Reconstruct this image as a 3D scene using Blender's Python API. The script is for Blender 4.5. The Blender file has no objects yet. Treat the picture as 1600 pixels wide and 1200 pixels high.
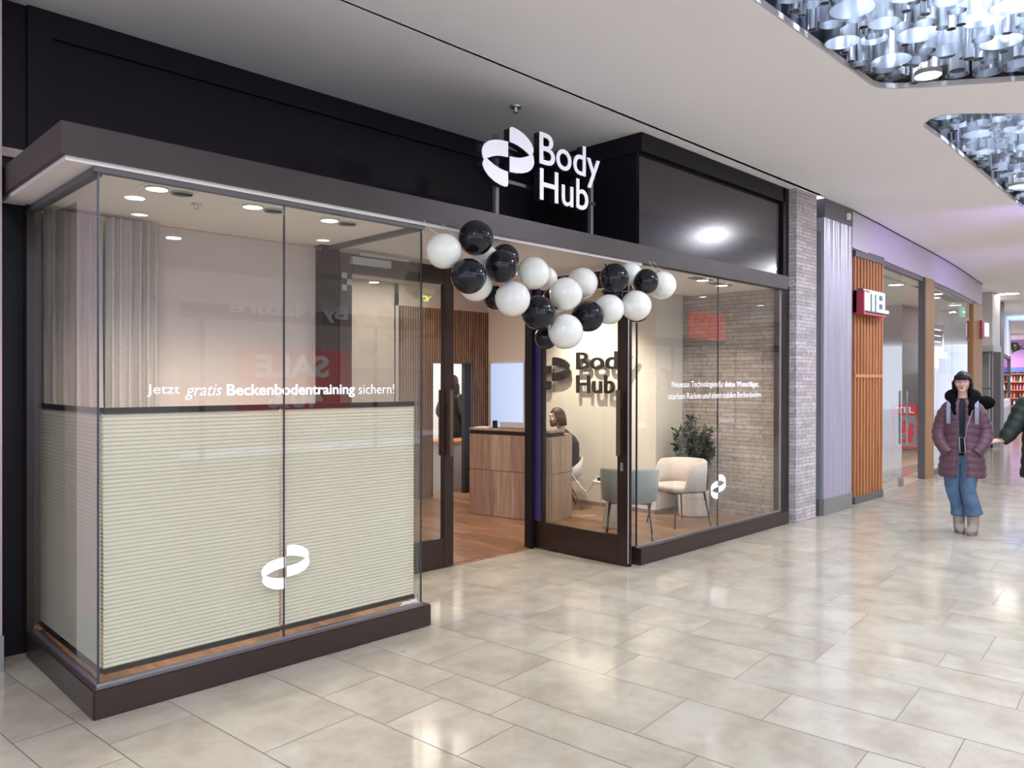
import bpy, bmesh, math, random
from mathutils import Vector, Matrix
random.seed(7)
C = bpy.context.scene.collection
sc = bpy.context.scene
PI = math.pi
R = math.radians

# ---------------------------------------------------------------- camera
cam = bpy.data.cameras.new('camera')
cam.sensor_width = 36.0
cam.lens = 1205.0 / 1600.0 * 36.0
cam.clip_end = 200
cob = bpy.data.objects.new('camera', cam)
C.objects.link(cob)
def cam_axes(yaw, p, r):
    f = Vector((math.cos(yaw)*math.cos(p), math.sin(yaw)*math.cos(p), math.sin(p)))
    rt = Vector((math.sin(yaw), -math.cos(yaw), 0)); up = rt.cross(f)
    return rt*math.cos(r)+up*math.sin(r), -rt*math.sin(r)+up*math.cos(r), f
_r, _u, _f = cam_axes(R(45.0), R(-0.19), R(0.1))
m = Matrix((_r, _u, -_f)).transposed().to_4x4()
m.translation = (0, 0, 1.55)
cob.matrix_world = m
sc.camera = cob

# ---------------------------------------------------------------- view + world
sc.view_settings.view_transform = 'Standard'
sc.view_settings.look = 'None'
sc.view_settings.gamma = 1
sc.view_settings.use_curve_mapping = False
sc.view_settings.exposure = 0.64
w = bpy.data.worlds.new('mall_air'); sc.world = w; w.use_nodes = True
w.node_tree.nodes['Background'].inputs[0].default_value = (0.74, 0.81, 1.0, 1)
w.node_tree.nodes['Background'].inputs[1].default_value = 1.3

def lamp(name, kind, loc, energy, color=(1, 1, 1), size=0.3, target=None, size_y=None, spot=None, blend=0.6):
    l = bpy.data.lights.new(name, kind); l.energy = energy; l.color = color
    if kind == 'AREA':
        l.size = size
        if size_y: l.shape = 'RECTANGLE'; l.size_y = size_y
    else:
        l.shadow_soft_size = size
    if kind == 'SPOT':
        l.spot_size = R(spot or 60); l.spot_blend = blend
    o = bpy.data.objects.new(name, l); C.objects.link(o); o.location = loc
    if target:
        d = Vector(target) - Vector(loc)
        o.rotation_euler = d.to_track_quat('-Z', 'Y').to_euler()
    return o
CEIL = 3.68
# mall lighting: ceiling luminaires over the walkway
def disc_lamp(name, x, y, z, e, col=(0.93, 0.95, 1.06), size=0.26):
    o = lamp(name, 'AREA', (x, y, z), e, col, size); o.data.shape = 'DISK'; return o
for x, y, e in ((0.2, 1.4, 60), (3.2, -1.6, 60), (1.2, -1.4, 50), (5.81, 1.745, 70), (9.79, 2.03, 70), (7.2, -0.8, 70), (10.8, -0.9, 80), (13.6, 1.2, 90), (17.5, 0.9, 110),
                (21.4, 1.9, 110), (-2.5, 1.0, 60), (26, 3.6, 120), (31, 4.5, 120), (4.5, -3.8, 60), (9.5, -3.8, 60), (15, -3.6, 60)):
    disc_lamp('walkway_light', x, y, CEIL - 0.035, e*0.6, size=0.2)
# added unseen violet spots in the walkway wash the curved front, blue cove further on
for x, e in ((11.0, 60), (14.5, 80)):
    lamp('violet_wash_spot', 'SPOT', (x, 1.2, 3.1), e, (0.45, 0.28, 1.0), 0.08, target=(x+0.6, 4.0, 3.45), spot=75, blend=1)
lamp('violet_pillar_light', 'SPOT', (9.4, 0.8, 3.6), 22, (0.62, 0.52, 1.0), 0.1, target=(9.3, 3.8, 1.2), spot=70)
lamp('blue_cove_light', 'SPOT', (30, 5.6, 2.3), 130, (0.2, 0.42, 1.0), 0.3, target=(30, 5.6, 4), spot=110)
# cool light inside the two tube-filled ceiling recesses
for x, y in ((4.4, 1.5), (5.4, 0.6), (4.3, 0.4)):
    disc_lamp('recess_light', x, y, 4.6, 48, (0.70, 0.82, 1.0), 0.3)
for x, y in ((7.8, 1.7), (9.0, 1.2), (10.6, 1.7)):
    disc_lamp('recess_light', x, y, 4.6, 48, (0.70, 0.82, 1.0), 0.3)
# shop lighting
WARM = (1.0, 0.85, 0.72)
for x, y in ((1.497, 4.10), (2.031, 4.11), (2.53, 4.12)):
    lamp('bay_spot', 'SPOT', (x, y, 2.50), 45, WARM, 0.04, target=(x, y+0.15, 0), spot=110, blend=0.9)
for x, y in ((6.79, 4.15), (7.30, 4.19)):
    lamp('bay_spot', 'SPOT', (x, y, 2.52), 40, WARM, 0.04, target=(x+0.1, y+0.5, 0), spot=105, blend=0.8)
lamp('shop_spot', 'SPOT', (6.75, 6.15, 2.76), 165, WARM, 0.03, target=(7.5, 6.0, 1.2), spot=85, blend=0.8)
lamp('shop_spot', 'SPOT', (6.3, 5.5, 2.76), 35, WARM, 0.03, target=(7.2, 5.2, 0.2), spot=90, blend=0.9)
lamp('shop_area', 'AREA', (4.6, 6.2, 2.78), 18, WARM, 0.9)
lamp('shop_area', 'AREA', (2.0, 5.9, 2.78), 26, (1, .86, .78), 0.25)
lamp('shop_area', 'AREA', (5.6, 7.2, 2.78), 15, WARM, 1.0)
lamp('entrance_spot', 'SPOT', (4.2, 4.4, 2.52), 40, WARM, 0.05, target=(4.2, 4.4, 0), spot=120, blend=1)
lamp('back_room_area', 'AREA', (6.6, 9.6, 2.78), 45, (1, .97, .94), 0.4)
# light inside the curved shop and the far shops
for x, y in ((13, 6), (16, 8), (20, 7), (24, 9)):
    disc_lamp('store_area', x, y, 3.28, 38, (1, .93, .88), .3)
disc_lamp('store_area', 29.0, 7.2, 3.2, 90, (1, .88, .85), .3)
disc_lamp('store_area', 43.0, 10.0, 3.3, 200, (1, .85, .85), .5)
# opposite shops (seen only as reflections)
for x in (7, 13, 20, 27):
    disc_lamp('opposite_area', x, -7.6, 3.18, 32, (1, .92, .85), .3)

# ---------------------------------------------------------------- materials
def mat(name, col, rough=0.5, metal=0.0, emit=None, es=1.0, spec=0.5, coat=0.0, noise=None, bump=None, trans=0.0, sheen=0.0, sss=0):
    """noise=(scale, amount) value variation; bump=(scale, strength)"""
    mt = bpy.data.materials.new(name); mt.use_nodes = True
    nt = mt.node_tree; b = nt.nodes['Principled BSDF']
    b.inputs['Base Color'].default_value = (*col, 1)
    b.inputs['Roughness'].default_value = rough
    b.inputs['Metallic'].default_value = metal
    b.inputs['Specular IOR Level'].default_value = spec
    b.inputs['Coat Weight'].default_value = coat
    b.inputs['Coat Roughness'].default_value = 0.05
    if sheen: b.inputs['Sheen Weight'].default_value = sheen
    if sss:
        b.inputs['Subsurface Weight'].default_value = sss
        b.inputs['Subsurface Scale'].default_value = 0.03
    if trans: b.inputs['Transmission Weight'].default_value = trans
    if emit:
        b.inputs['Emission Color'].default_value = (*emit, 1); b.inputs['Emission Strength'].default_value = es
    tc = nt.nodes.new('ShaderNodeTexCoord')
    if noise:
        n = nt.nodes.new('ShaderNodeTexNoise'); n.inputs['Scale'].default_value = noise[0]; n.inputs['Detail'].default_value = 5
        mp = nt.nodes.new('ShaderNodeMapping')
        if len(noise) > 2: mp.inputs['Scale'].default_value = noise[2]
        nt.links.new(tc.outputs['Object'], mp.inputs[0]); nt.links.new(mp.outputs[0], n.inputs['Vector'])
        rmp = nt.nodes.new('ShaderNodeValToRGB')
        a = noise[1]
        rmp.color_ramp.elements[0].position = 0.3; rmp.color_ramp.elements[1].position = 0.7
        rmp.color_ramp.elements[0].color = (*[c*(1-a) for c in col], 1)
        rmp.color_ramp.elements[1].color = (*[min(1, c*(1+a)) for c in col], 1)
        nt.links.new(n.outputs['Fac'], rmp.inputs[0]); nt.links.new(rmp.outputs[0], b.inputs['Base Color'])
    if bump:
        n = nt.nodes.new('ShaderNodeTexNoise'); n.inputs['Scale'].default_value = bump[0]; n.inputs['Detail'].default_value = 4
        nt.links.new(tc.outputs['Object'], n.inputs['Vector'])
        bp = nt.nodes.new('ShaderNodeBump'); bp.inputs['Strength'].default_value = bump[1]; bp.inputs['Distance'].default_value = 0.01
        nt.links.new(n.outputs['Fac'], bp.inputs['Height']); nt.links.new(bp.outputs[0], b.inputs['Normal'])
    return mt

def glass_mat(name, tint=(0.96, 0.98, 0.97), boost=1.7, ior=1.5):
    mt = bpy.data.materials.new(name); mt.use_nodes = True
    nt = mt.node_tree; nt.nodes.remove(nt.nodes['Principled BSDF'])
    out = nt.nodes['Material Output']
    tr = nt.nodes.new('ShaderNodeBsdfTransparent'); tr.inputs[0].default_value = (*tint, 1)
    gl = nt.nodes.new('ShaderNodeBsdfGlossy'); gl.inputs['Roughness'].default_value = 0.0
    fr = nt.nodes.new('ShaderNodeFresnel'); fr.inputs[0].default_value = ior
    geo = nt.nodes.new('ShaderNodeNewGeometry')
    inv = nt.nodes.new('ShaderNodeMath'); inv.operation = 'SUBTRACT'; inv.inputs[0].default_value = boost
    mu = nt.nodes.new('ShaderNodeMath'); mu.operation = 'MULTIPLY'; mu.use_clamp = True
    k = nt.nodes.new('ShaderNodeMath'); k.operation = 'MULTIPLY'; k.inputs[1].default_value = boost
    nt.links.new(geo.outputs['Backfacing'], k.inputs[0]); nt.links.new(k.outputs[0], inv.inputs[1])
    nt.links.new(fr.outputs[0], mu.inputs[0]); nt.links.new(inv.outputs[0], mu.inputs[1])
    mx = nt.nodes.new('ShaderNodeMixShader')
    nt.links.new(mu.outputs[0], mx.inputs[0]); nt.links.new(tr.outputs[0], mx.inputs[1]); nt.links.new(gl.outputs[0], mx.inputs[2])
    nt.links.new(mx.outputs[0], out.inputs['Surface'])
    return mt

def wood_mat(name, c1, c2, scale=1.0, stretch=(1, 12, 1), rough=0.4, planks=None):
    mt = bpy.data.materials.new(name); mt.use_nodes = True
    nt = mt.node_tree; b = nt.nodes['Principled BSDF']; b.inputs['Roughness'].default_value = rough
    tc = nt.nodes.new('ShaderNodeTexCoord'); mp = nt.nodes.new('ShaderNodeMapping'); mp.inputs['Scale'].default_value = stretch
    nt.links.new(tc.outputs['Object'], mp.inputs[0])
    n = nt.nodes.new('ShaderNodeTexNoise'); n.inputs['Scale'].default_value = 3*scale; n.inputs['Detail'].default_value = 6; n.inputs['Distortion'].default_value = 0.6
    nt.links.new(mp.outputs[0], n.inputs['Vector'])
    r = nt.nodes.new('ShaderNodeValToRGB'); r.color_ramp.elements[0].position = 0.3; r.color_ramp.elements[1].position = 0.72
    r.color_ramp.elements[0].color = (*c1, 1); r.color_ramp.elements[1].color = (*c2, 1)
    nt.links.new(n.outputs['Fac'], r.inputs[0])
    last = r.outputs[0]
    if planks:
        bk = nt.nodes.new('ShaderNodeTexBrick')
        mp2 = nt.nodes.new('ShaderNodeMapping'); mp2.inputs['Rotation'].default_value = planks.get('rot', (0, 0, 0))
        nt.links.new(tc.outputs['Object'], mp2.inputs[0]); nt.links.new(mp2.outputs[0], bk.inputs['Vector'])
        bk.inputs['Scale'].default_value = 1; bk.inputs['Brick Width'].default_value = planks['w']; bk.inputs['Row Height'].default_value = planks['h']
        bk.inputs['Mortar Size'].default_value = 0.0015; bk.inputs['Bias'].default_value = 0
        bk.inputs['Color1'].default_value = (0.70, 0.70, 0.70, 1); bk.inputs['Color2'].default_value = (1.15, 1.1, 1.05, 1); bk.inputs['Mortar'].default_value = (0.25, 0.22, 0.2, 1)
        mxc = nt.nodes.new('ShaderNodeMix'); mxc.data_type = 'RGBA'; mxc.blend_type = 'MULTIPLY'; mxc.inputs[0].default_value = 1
        nt.links.new(last, mxc.inputs[6]); nt.links.new(bk.outputs['Color'], mxc.inputs[7]); last = mxc.outputs[2]
    nt.links.new(last, b.inputs['Base Color'])
    return mt

def brick_mat(name, c1, c2, mortar, w, h, axis='xz'):
    """split-face stone courses"""
    mt = bpy.data.materials.new(name); mt.use_nodes = True
    nt = mt.node_tree; b = nt.nodes['Principled BSDF']; b.inputs['Roughness'].default_value = 0.85
    tc = nt.nodes.new('ShaderNodeTexCoord'); sep = nt.nodes.new('ShaderNodeSeparateXYZ'); cmb = nt.nodes.new('ShaderNodeCombineXYZ')
    nt.links.new(tc.outputs['Object'], sep.inputs[0])
    ad = nt.nodes.new('ShaderNodeMath'); ad.operation = 'ADD'
    nt.links.new(sep.outputs[0], ad.inputs[0]); nt.links.new(sep.outputs[1], ad.inputs[1])
    nt.links.new(ad.outputs[0], cmb.inputs[0]); nt.links.new(sep.outputs[2], cmb.inputs[1])
    bk = nt.nodes.new('ShaderNodeTexBrick'); nt.links.new(cmb.outputs[0], bk.inputs['Vector'])
    bk.inputs['Scale'].default_value = 1; bk.inputs['Brick Width'].default_value = w; bk.inputs['Row Height'].default_value = h
    bk.inputs['Mortar Size'].default_value = 0.003; bk.inputs['Mortar Smooth'].default_value = 0.6
    bk.offset = 0.43; bk.squash = 1.35; bk.squash_frequency = 3
    bk.inputs['Color1'].default_value = (*c1, 1); bk.inputs['Color2'].default_value = (*c2, 1); bk.inputs['Mortar'].default_value = (*mortar, 1)
    n = nt.nodes.new('ShaderNodeTexNoise'); n.inputs['Scale'].default_value = 22; n.inputs['Detail'].default_value = 6
    nt.links.new(tc.outputs['Object'], n.inputs['Vector'])
    mx = nt.nodes.new('ShaderNodeMix'); mx.data_type = 'RGBA'; mx.blend_type = 'OVERLAY'; mx.inputs[0].default_value = 0.45
    nt.links.new(bk.outputs['Color'], mx.inputs[6]); nt.links.new(n.outputs['Fac'], mx.inputs[7])
    nt.links.new(mx.outputs[2], b.inputs['Base Color'])
    bp = nt.nodes.new('ShaderNodeBump'); bp.inputs['Strength'].default_value = 0.9; bp.inputs['Distance'].default_value = 0.012
    s2 = nt.nodes.new('ShaderNodeMath'); s2.operation = 'SUBTRACT'
    nt.links.new(n.outputs['Fac'], s2.inputs[0]); nt.links.new(bk.outputs['Fac'], s2.inputs[1])
    nt.links.new(s2.outputs[0], bp.inputs['Height']); nt.links.new(bp.outputs[0], b.inputs['Normal'])
    return mt

M = {}
M['brown'] = mat('dark_brown_lacquer', (0.038, 0.024, 0.021), 0.30, 0.2, spec=0.5, coat=0.15)
M['fascia'] = mat('brown_fascia', (0.040, 0.029, 0.030), 0.45, 0.1, noise=(3, .12))
M['panel'] = mat('black_brown_panel', (0.007, 0.005, 0.009), 0.5, 0.0, spec=0.25)
M['panelf'] = mat('brown_gloss_panel', (0.022, 0.015, 0.018), 0.20, 0.2, coat=0.35)
M['frame'] = mat('dark_door_frame', (0.030, 0.016, 0.014), 0.28, 0.3, coat=0.2)
M['black'] = mat('black_rubber', (0.008, 0.008, 0.010), 0.45)
M['blackmetal'] = mat('black_metal', (0.012, 0.012, 0.016), 0.35, 0.4)
M['silver'] = mat('aluminium', (0.55, 0.56, 0.60), 0.3, 0.9)
M['steel'] = mat('brushed_steel', (0.42, 0.44, 0.44), 0.35, 0.9, noise=(4, .1))
M['bronze'] = mat('bronze_bar', (0.22, 0.17, 0.12), 0.32, 0.9)
M['white'] = mat('white_paint', (0.80, 0.78, 0.77), 0.6)
M['ceil'] = mat('ceiling_plaster', (0.86, 0.84, 0.86), 0.85)
M['soffit'] = mat('soffit_white', (0.80, 0.75, 0.72), 0.7)
M['letter'] = mat('white_sign_acrylic', (0.82, 0.82, 0.90), 0.4, emit=(0.8, 0.8, 0.95), es=0.12)
M['decal'] = mat('glowing_white_vinyl', (0.86, 0.88, 0.95), 0.5, emit=(0.85, 0.88, 1), es=0.25)  # faint glow put into the lettering vinyl, which is no lamp
M['glass'] = glass_mat('shop_glass', boost=2.1)
M['glass2'] = glass_mat('clear_glass', (0.93, 0.97, 0.96), 1.5)
M['edge'] = mat('glass_edge', (0.045, 0.055, 0.07), 0.25, 0.2)
M['lamp'] = mat('lamp_glow', (1, 1, 1), 0.5, emit=(1.0, 0.93, 0.86), es=9)
M['lampw'] = mat('lamp_glow_warm', (1, 1, 1), 0.5, emit=(1.0, 0.88, 0.74), es=7)
M['ring'] = mat('lamp_ring', (0.45, 0.43, 0.42), 0.35, 0.6)
M['wallw'] = mat('warm_white_wall', (0.72, 0.66, 0.58), 0.8)
M['walltan'] = mat('taupe_wall', (0.55, 0.47, 0.44), 0.8)
M['brick'] = brick_mat('interior_split_stone', (0.50, 0.43, 0.37), (0.35, 0.30, 0.26), (0.20, 0.17, 0.15), 0.36, 0.046)
M['brick2'] = brick_mat('pillar_split_stone', (0.55, 0.51, 0.52), (0.38, 0.345, 0.35), (0.24, 0.22, 0.22), 0.26, 0.040)
M['woodfloor'] = wood_mat('parquet', (0.19, 0.093, 0.052), (0.42, 0.235, 0.13), 1.0, (10, 0.8, 1), 0.33, planks={'w': 1.2, 'h': 0.13, 'rot': (0, 0, R(90))})
M['counter'] = wood_mat('oak_board', (0.30, 0.21, 0.15), (0.50, 0.38, 0.29), 1.0, (9, 9, 0.7), 0.5)
M['counter2'] = wood_mat('oak_board_dark', (0.24, 0.14, 0.11), (0.40, 0.27, 0.20), 1.0, (9, 9, 0.7), 0.5)
M['slat'] = wood_mat('walnut_slat', (0.16, 0.085, 0.05), (0.30, 0.17, 0.10), 1.0, (8, 8, 0.6), 0.5)
M['orange'] = wood_mat('orange_timber', (0.42, 0.17, 0.07), (0.60, 0.29, 0.13), 1.0, (8, 8, 0.6), 0.45)
M['orangedark'] = mat('timber_back', (0.22, 0.075, 0.035), 0.6)
M['post'] = mat('ochre_post', (0.31, 0.16, 0.05), 0.45)
M['honey'] = mat('pleated_blind_fabric', (0.80, 0.73, 0.605), 0.75)
M['curtain'] = mat('taupe_curtain', (0.42, 0.37, 0.35), 0.9, sheen=0.3, noise=(60, .08))
M['pearl'] = mat('pearl_white_balloon', (0.84, 0.85, 0.80), 0.14, 0.0, coat=0.8, sss=0.15)
M['blackb'] = mat('black_balloon', (0.008, 0.009, 0.015), 0.07, 0.0, spec=0.4)
M['string'] = mat('white_string', (0.7, 0.68, 0.65), 0.7)
M['lav'] = mat('lavender_grey_panel', (0.42, 0.40, 0.50), 0.35, 0.35, noise=(5, .16, (6, 6, 0.15)))
M['dgrey'] = mat('dark_grey_panel', (0.11, 0.105, 0.115), 0.45)
M['green'] = mat('grey_green_base', (0.30, 0.31, 0.285), 0.35, 0.5)
M['bluegrey'] = mat('blue_grey_fold', (0.26, 0.29, 0.32), 0.4, 0.3)
M['red'] = mat('signal_red', (0.62, 0.03, 0.035), 0.4)
M['rededge'] = mat('red_sign_side', (0.45, 0.05, 0.09), 0.4)
M['redglow'] = mat('red_lit_poster', (0.75, 0.05, 0.04), 0.5, emit=(0.9, 0.06, 0.04), es=0.5)
M['cyan'] = mat('sign_tube_white', (0.3, 0.4, 0.4), 0.5, emit=(0.72, 0.97, 1.0), es=0.62)
M['yellow'] = mat('yellow_neon', (0.9, 1, 0.1), 0.5, emit=(0.80, 1.0, 0.05), es=5)
M['screen'] = mat('lit_blue_panel', (0.6, 0.75, 1), 0.4, emit=(0.40, 0.56, 0.90), es=0.42)
M['skirt'] = mat('grey_skirting', (0.22, 0.20, 0.20), 0.5)
M['teal'] = mat('teal_upholstery', (0.275, 0.29, 0.285), 0.9, sheen=0.3, noise=(80, .08))
M['cream'] = mat('cream_upholstery', (0.66, 0.58, 0.52), 0.9, sheen=0.3, noise=(80, .06))
M['chairleg'] = mat('chair_leg_metal', (0.045, 0.04, 0.042), 0.4, 0.5)
M['concrete'] = mat('pale_concrete', (0.52, 0.48, 0.43), 0.8, noise=(14, .12), bump=(30, .3))
M['leaf'] = mat('olive_leaf', (0.030, 0.055, 0.030), 0.5, noise=(12, .5))
M['leafp'] = mat('leaf_green', (0.10, 0.17, 0.06), 0.5, noise=(10, .5))
M['bark'] = mat('bark', (0.12, 0.08, 0.05), 0.8)
M['soil'] = mat('soil', (0.03, 0.02, 0.015), 0.9, bump=(40, .8))
M['tube'] = mat('polished_tube', (0.82, 0.84, 0.88), 0.28, 1.0)
M['recess'] = mat('recess_dark', (0.02, 0.022, 0.04), 0.7)
M['skin'] = mat('skin', (0.64, 0.42, 0.34), 0.5, sss=0.1)
M['skin2'] = mat('skin_pale', (0.60, 0.36, 0.28), 0.5, sss=0.1)
M['hairb'] = mat('black_hair', (0.006, 0.005, 0.008), 0.5, spec=0.3, bump=(60, .5))
M['hairbr'] = mat('brown_hair', (0.055, 0.032, 0.022), 0.45, bump=(60, .5))
M['coatp'] = mat('plum_quilted_nylon', (0.105, 0.046, 0.070), 0.5, sheen=0.08)
M['coatg'] = mat('dark_green_nylon', (0.006, 0.019, 0.015), 0.55)
M['fur'] = mat('black_fleece', (0.005, 0.005, 0.007), 1.0, spec=0.1, bump=(90, 1))
M['jeans'] = mat('blue_denim', (0.070, 0.125, 0.21), 0.8, noise=(9, .35))
M['boot'] = mat('taupe_suede', (0.30, 0.26, 0.23), 0.9, noise=(20, .15))
M['sole'] = mat('boot_sole', (0.20, 0.17, 0.15), 0.8)
M['strap'] = mat('lilac_grey_strap', (0.26, 0.26, 0.36), 0.7)
M['navy'] = mat('navy_knit', (0.010, 0.013, 0.026), 0.8)
M['shell'] = mat('white_chair_shell', (0.62, 0.60, 0.59), 0.4)
M['lip'] = mat('lip', (0.40, 0.15, 0.13), 0.5)
M['eye'] = mat('eye_dark', (0.03, 0.02, 0.02), 0.2)
M['eyew'] = mat('eye_white', (0.7, 0.68, 0.66), 0.3)
M['lens'] = glass_mat('lens', (0.96, 0.96, 0.98), 1.2)
M['paper'] = mat('paper', (0.75, 0.74, 0.72), 0.7)
M['grey'] = mat('mid_grey', (0.26, 0.25, 0.25), 0.6)
M['lgrey'] = mat('light_grey', (0.50, 0.49, 0.50), 0.6)
M['pinkwall'] = mat('pink_grey_wall', (0.48, 0.38, 0.39), 0.7)
M['violetwall'] = mat('violet_wall', (0.45, 0.25, 0.52), 0.7)
M['exit'] = mat('exit_sign_green', (0.02, 0.4, 0.15), 0.4, emit=(0.05, 0.6, 0.25), es=0.8)
M['led'] = mat('white_led', (1, 1, 1), 0.4, emit=(0.95, 0.97, 1), es=1.5)
M['lightfloor'] = wood_mat('light_store_floor', (0.50, 0.38, 0.29), (0.62, 0.49, 0.38), 1.0, (6, 1, 1), 0.3)

# polished limestone floor, one tone per slab through a colour attribute
def floor_material():
    mt = bpy.data.materials.new('polished_limestone'); mt.use_nodes = True
    nt = mt.node_tree; b = nt.nodes['Principled BSDF']
    at = nt.nodes.new('ShaderNodeAttribute'); at.attribute_name = 'tone'
    tc = nt.nodes.new('ShaderNodeTexCoord')
    n1 = nt.nodes.new('ShaderNodeTexNoise'); n1.inputs['Scale'].default_value = 3.2; n1.inputs['Detail'].default_value = 8; n1.inputs['Roughness'].default_value = 0.62
    off = nt.nodes.new('ShaderNodeVectorMath'); off.operation = 'MULTIPLY_ADD'; off.inputs[1].default_value = (40, 40, 40)
    nt.links.new(at.outputs['Color'], off.inputs[0]); nt.links.new(tc.outputs['Object'], off.inputs[2])
    nt.links.new(off.outputs[0], n1.inputs['Vector'])
    r1 = nt.nodes.new('ShaderNodeValToRGB')
    r1.color_ramp.elements[0].position = 0.32; r1.color_ramp.elements[0].color = (0.375, 0.335, 0.262, 1)
    r1.color_ramp.elements[1].position = 0.60; r1.color_ramp.elements[1].color = (0.49, 0.455, 0.372, 1)
    nt.links.new(n1.outputs['Fac'], r1.inputs[0])
    # small brown fossil stains
    n2 = nt.nodes.new('ShaderNodeTexNoise'); n2.inputs['Scale'].default_value = 9; n2.inputs['Detail'].default_value = 9; n2.inputs['Roughness'].default_value = 0.7
    nt.links.new(off.outputs[0], n2.inputs['Vector'])
    r2 = nt.nodes.new('ShaderNodeValToRGB')
    r2.color_ramp.elements[0].position = 0.655; r2.color_ramp.elements[0].color = (0, 0, 0, 1)
    r2.color_ramp.elements[1].position = 0.74; r2.color_ramp.elements[1].color = (1, 1, 1, 1)
    nt.links.new(n2.outputs['Fac'], r2.inputs[0])
    mx = nt.nodes.new('ShaderNodeMix'); mx.data_type = 'RGBA'
    mx.inputs[7].default_value = (0.32, 0.23, 0.125, 1)
    nt.links.new(r2.outputs[0], mx.inputs[0]); nt.links.new(r1.outputs[0], mx.inputs[6])
    ml = nt.nodes.new('ShaderNodeMix'); ml.data_type = 'RGBA'; ml.blend_type = 'MULTIPLY'; ml.inputs[0].default_value = 1
    sc_ = nt.nodes.new('ShaderNodeMapRange'); sc_.inputs['To Min'].default_value = 0.88; sc_.inputs['To Max'].default_value = 1.06
    nt.links.new(at.outputs['Fac'], sc_.inputs['Value'])
    nt.links.new(mx.outputs[2], ml.inputs[6]); nt.links.new(sc_.outputs[0], ml.inputs[7])
    nt.links.new(ml.outputs[2], b.inputs['Base Color'])
    b.inputs['Roughness'].default_value = 0.17
    b.inputs['Specular IOR Level'].default_value = 0.55
    nb = nt.nodes.new('ShaderNodeTexNoise'); nb.inputs['Scale'].default_value = 2.5
    nt.links.new(tc.outputs['Object'], nb.inputs['Vector'])
    rr = nt.nodes.new('ShaderNodeMapRange'); rr.inputs['To Min'].default_value = 0.07; rr.inputs['To Max'].default_value = 0.15
    nt.links.new(nb.outputs['Fac'], rr.inputs['Value']); nt.links.new(rr.outputs[0], b.inputs['Roughness'])
    return mt
M['stone'] = floor_material()
M['grout'] = mat('grout', (0.17, 0.15, 0.135), 0.8)

# ---------------------------------------------------------------- mesh helpers
def BM(): return bmesh.new()
def box(bm, x0, x1, y0, y1, z0, z1):
    v = [bm.verts.new(p) for p in ((x0,y0,z0),(x1,y0,z0),(x1,y1,z0),(x0,y1,z0),(x0,y0,z1),(x1,y0,z1),(x1,y1,z1),(x0,y1,z1))]
    for f in ((0,3,2,1),(4,5,6,7),(0,1,5,4),(1,2,6,5),(2,3,7,6),(3,0,4,7)): bm.faces.new([v[i] for i in f])
    return bm
def prism(bm, poly, z0, z1, axis='z', cap=True):
    """poly: 2D points; extrude along axis. axis z:(x,y) ; y:(x,z) ; x:(y,z)"""
    def P3(p, h):
        return {'z': (p[0], p[1], h), 'y': (p[0], h, p[1]), 'x': (h, p[0], p[1])}[axis]
    a = [bm.verts.new(P3(p, z0)) for p in poly]; b = [bm.verts.new(P3(p, z1)) for p in poly]
    n = len(poly)
    for i in range(n): bm.faces.new((a[i], a[(i+1) % n], b[(i+1) % n], b[i]))
    if cap:
        bm.faces.new(a[::-1]); bm.faces.new(b)
    return bm
def frame_of(d):
    d = d.normalized(); h = Vector((0, 0, 1)) if abs(d.z) < 0.9 else Vector((1, 0, 0))
    x = d.cross(h).normalized(); y = x.cross(d).normalized()
    return x, y
def tube(bm, pts, r, n=10, cap=True):
    pts = [Vector(p) for p in pts]; rs = r if isinstance(r, (list, tuple)) else [r]*len(pts)
    rings = []; px = None
    for i, p in enumerate(pts):
        d = (pts[min(i+1, len(pts)-1)] - pts[max(i-1, 0)])
        x, y = frame_of(d)
        if px is not None:
            dn = d.normalized(); x = (px - dn*px.dot(dn)).normalized(); y = dn.cross(x)*-1
            y = x.cross(dn)*-1 if False else dn.cross(x)
        px = x
        rings.append([bm.verts.new(p + (x*math.cos(2*PI*k/n) + y*math.sin(2*PI*k/n))*rs[i]) for k in range(n)])
    for a, b in zip(rings, rings[1:]):
        for k in range(n): bm.faces.new((a[k], a[(k+1) % n], b[(k+1) % n], b[k]))
    if cap: bm.faces.new(rings[0][::-1]); bm.faces.new(rings[-1])
    return bm
def cyl(bm, c, r, z0, z1, n=24, r2=None):
    return tube(bm, [(c[0], c[1], z0), (c[0], c[1], z1)], [r, r if r2 is None else r2], n)
def lathe(bm, c, prof, n=28):
    rings = []
    for r, z in prof:
        rings.append([bm.verts.new((c[0]+r*math.cos(2*PI*k/n), c[1]+r*math.sin(2*PI*k/n), z)) for k in range(n)])
    for a, b in zip(rings, rings[1:]):
        for k in range(n): bm.faces.new((a[k], a[(k+1) % n], b[(k+1) % n], b[k]))
    bm.faces.new(rings[0][::-1]); bm.faces.new(rings[-1])
    return bm
def loft(bm, secs, n=24):
    """secs: (centre, ax, ay) ellipses"""
    rings = []
    for c, ax, ay in secs:
        c, ax, ay = Vector(c), Vector(ax), Vector(ay)
        rings.append([bm.verts.new(c + ax*math.cos(2*PI*k/n) + ay*math.sin(2*PI*k/n)) for k in range(n)])
    for a, b in zip(rings, rings[1:]):
        for k in range(n): bm.faces.new((a[k], a[(k+1) % n], b[(k+1) % n], b[k]))
    bm.faces.new(rings[0][::-1]); bm.faces.new(rings[-1])
    return bm
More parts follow.
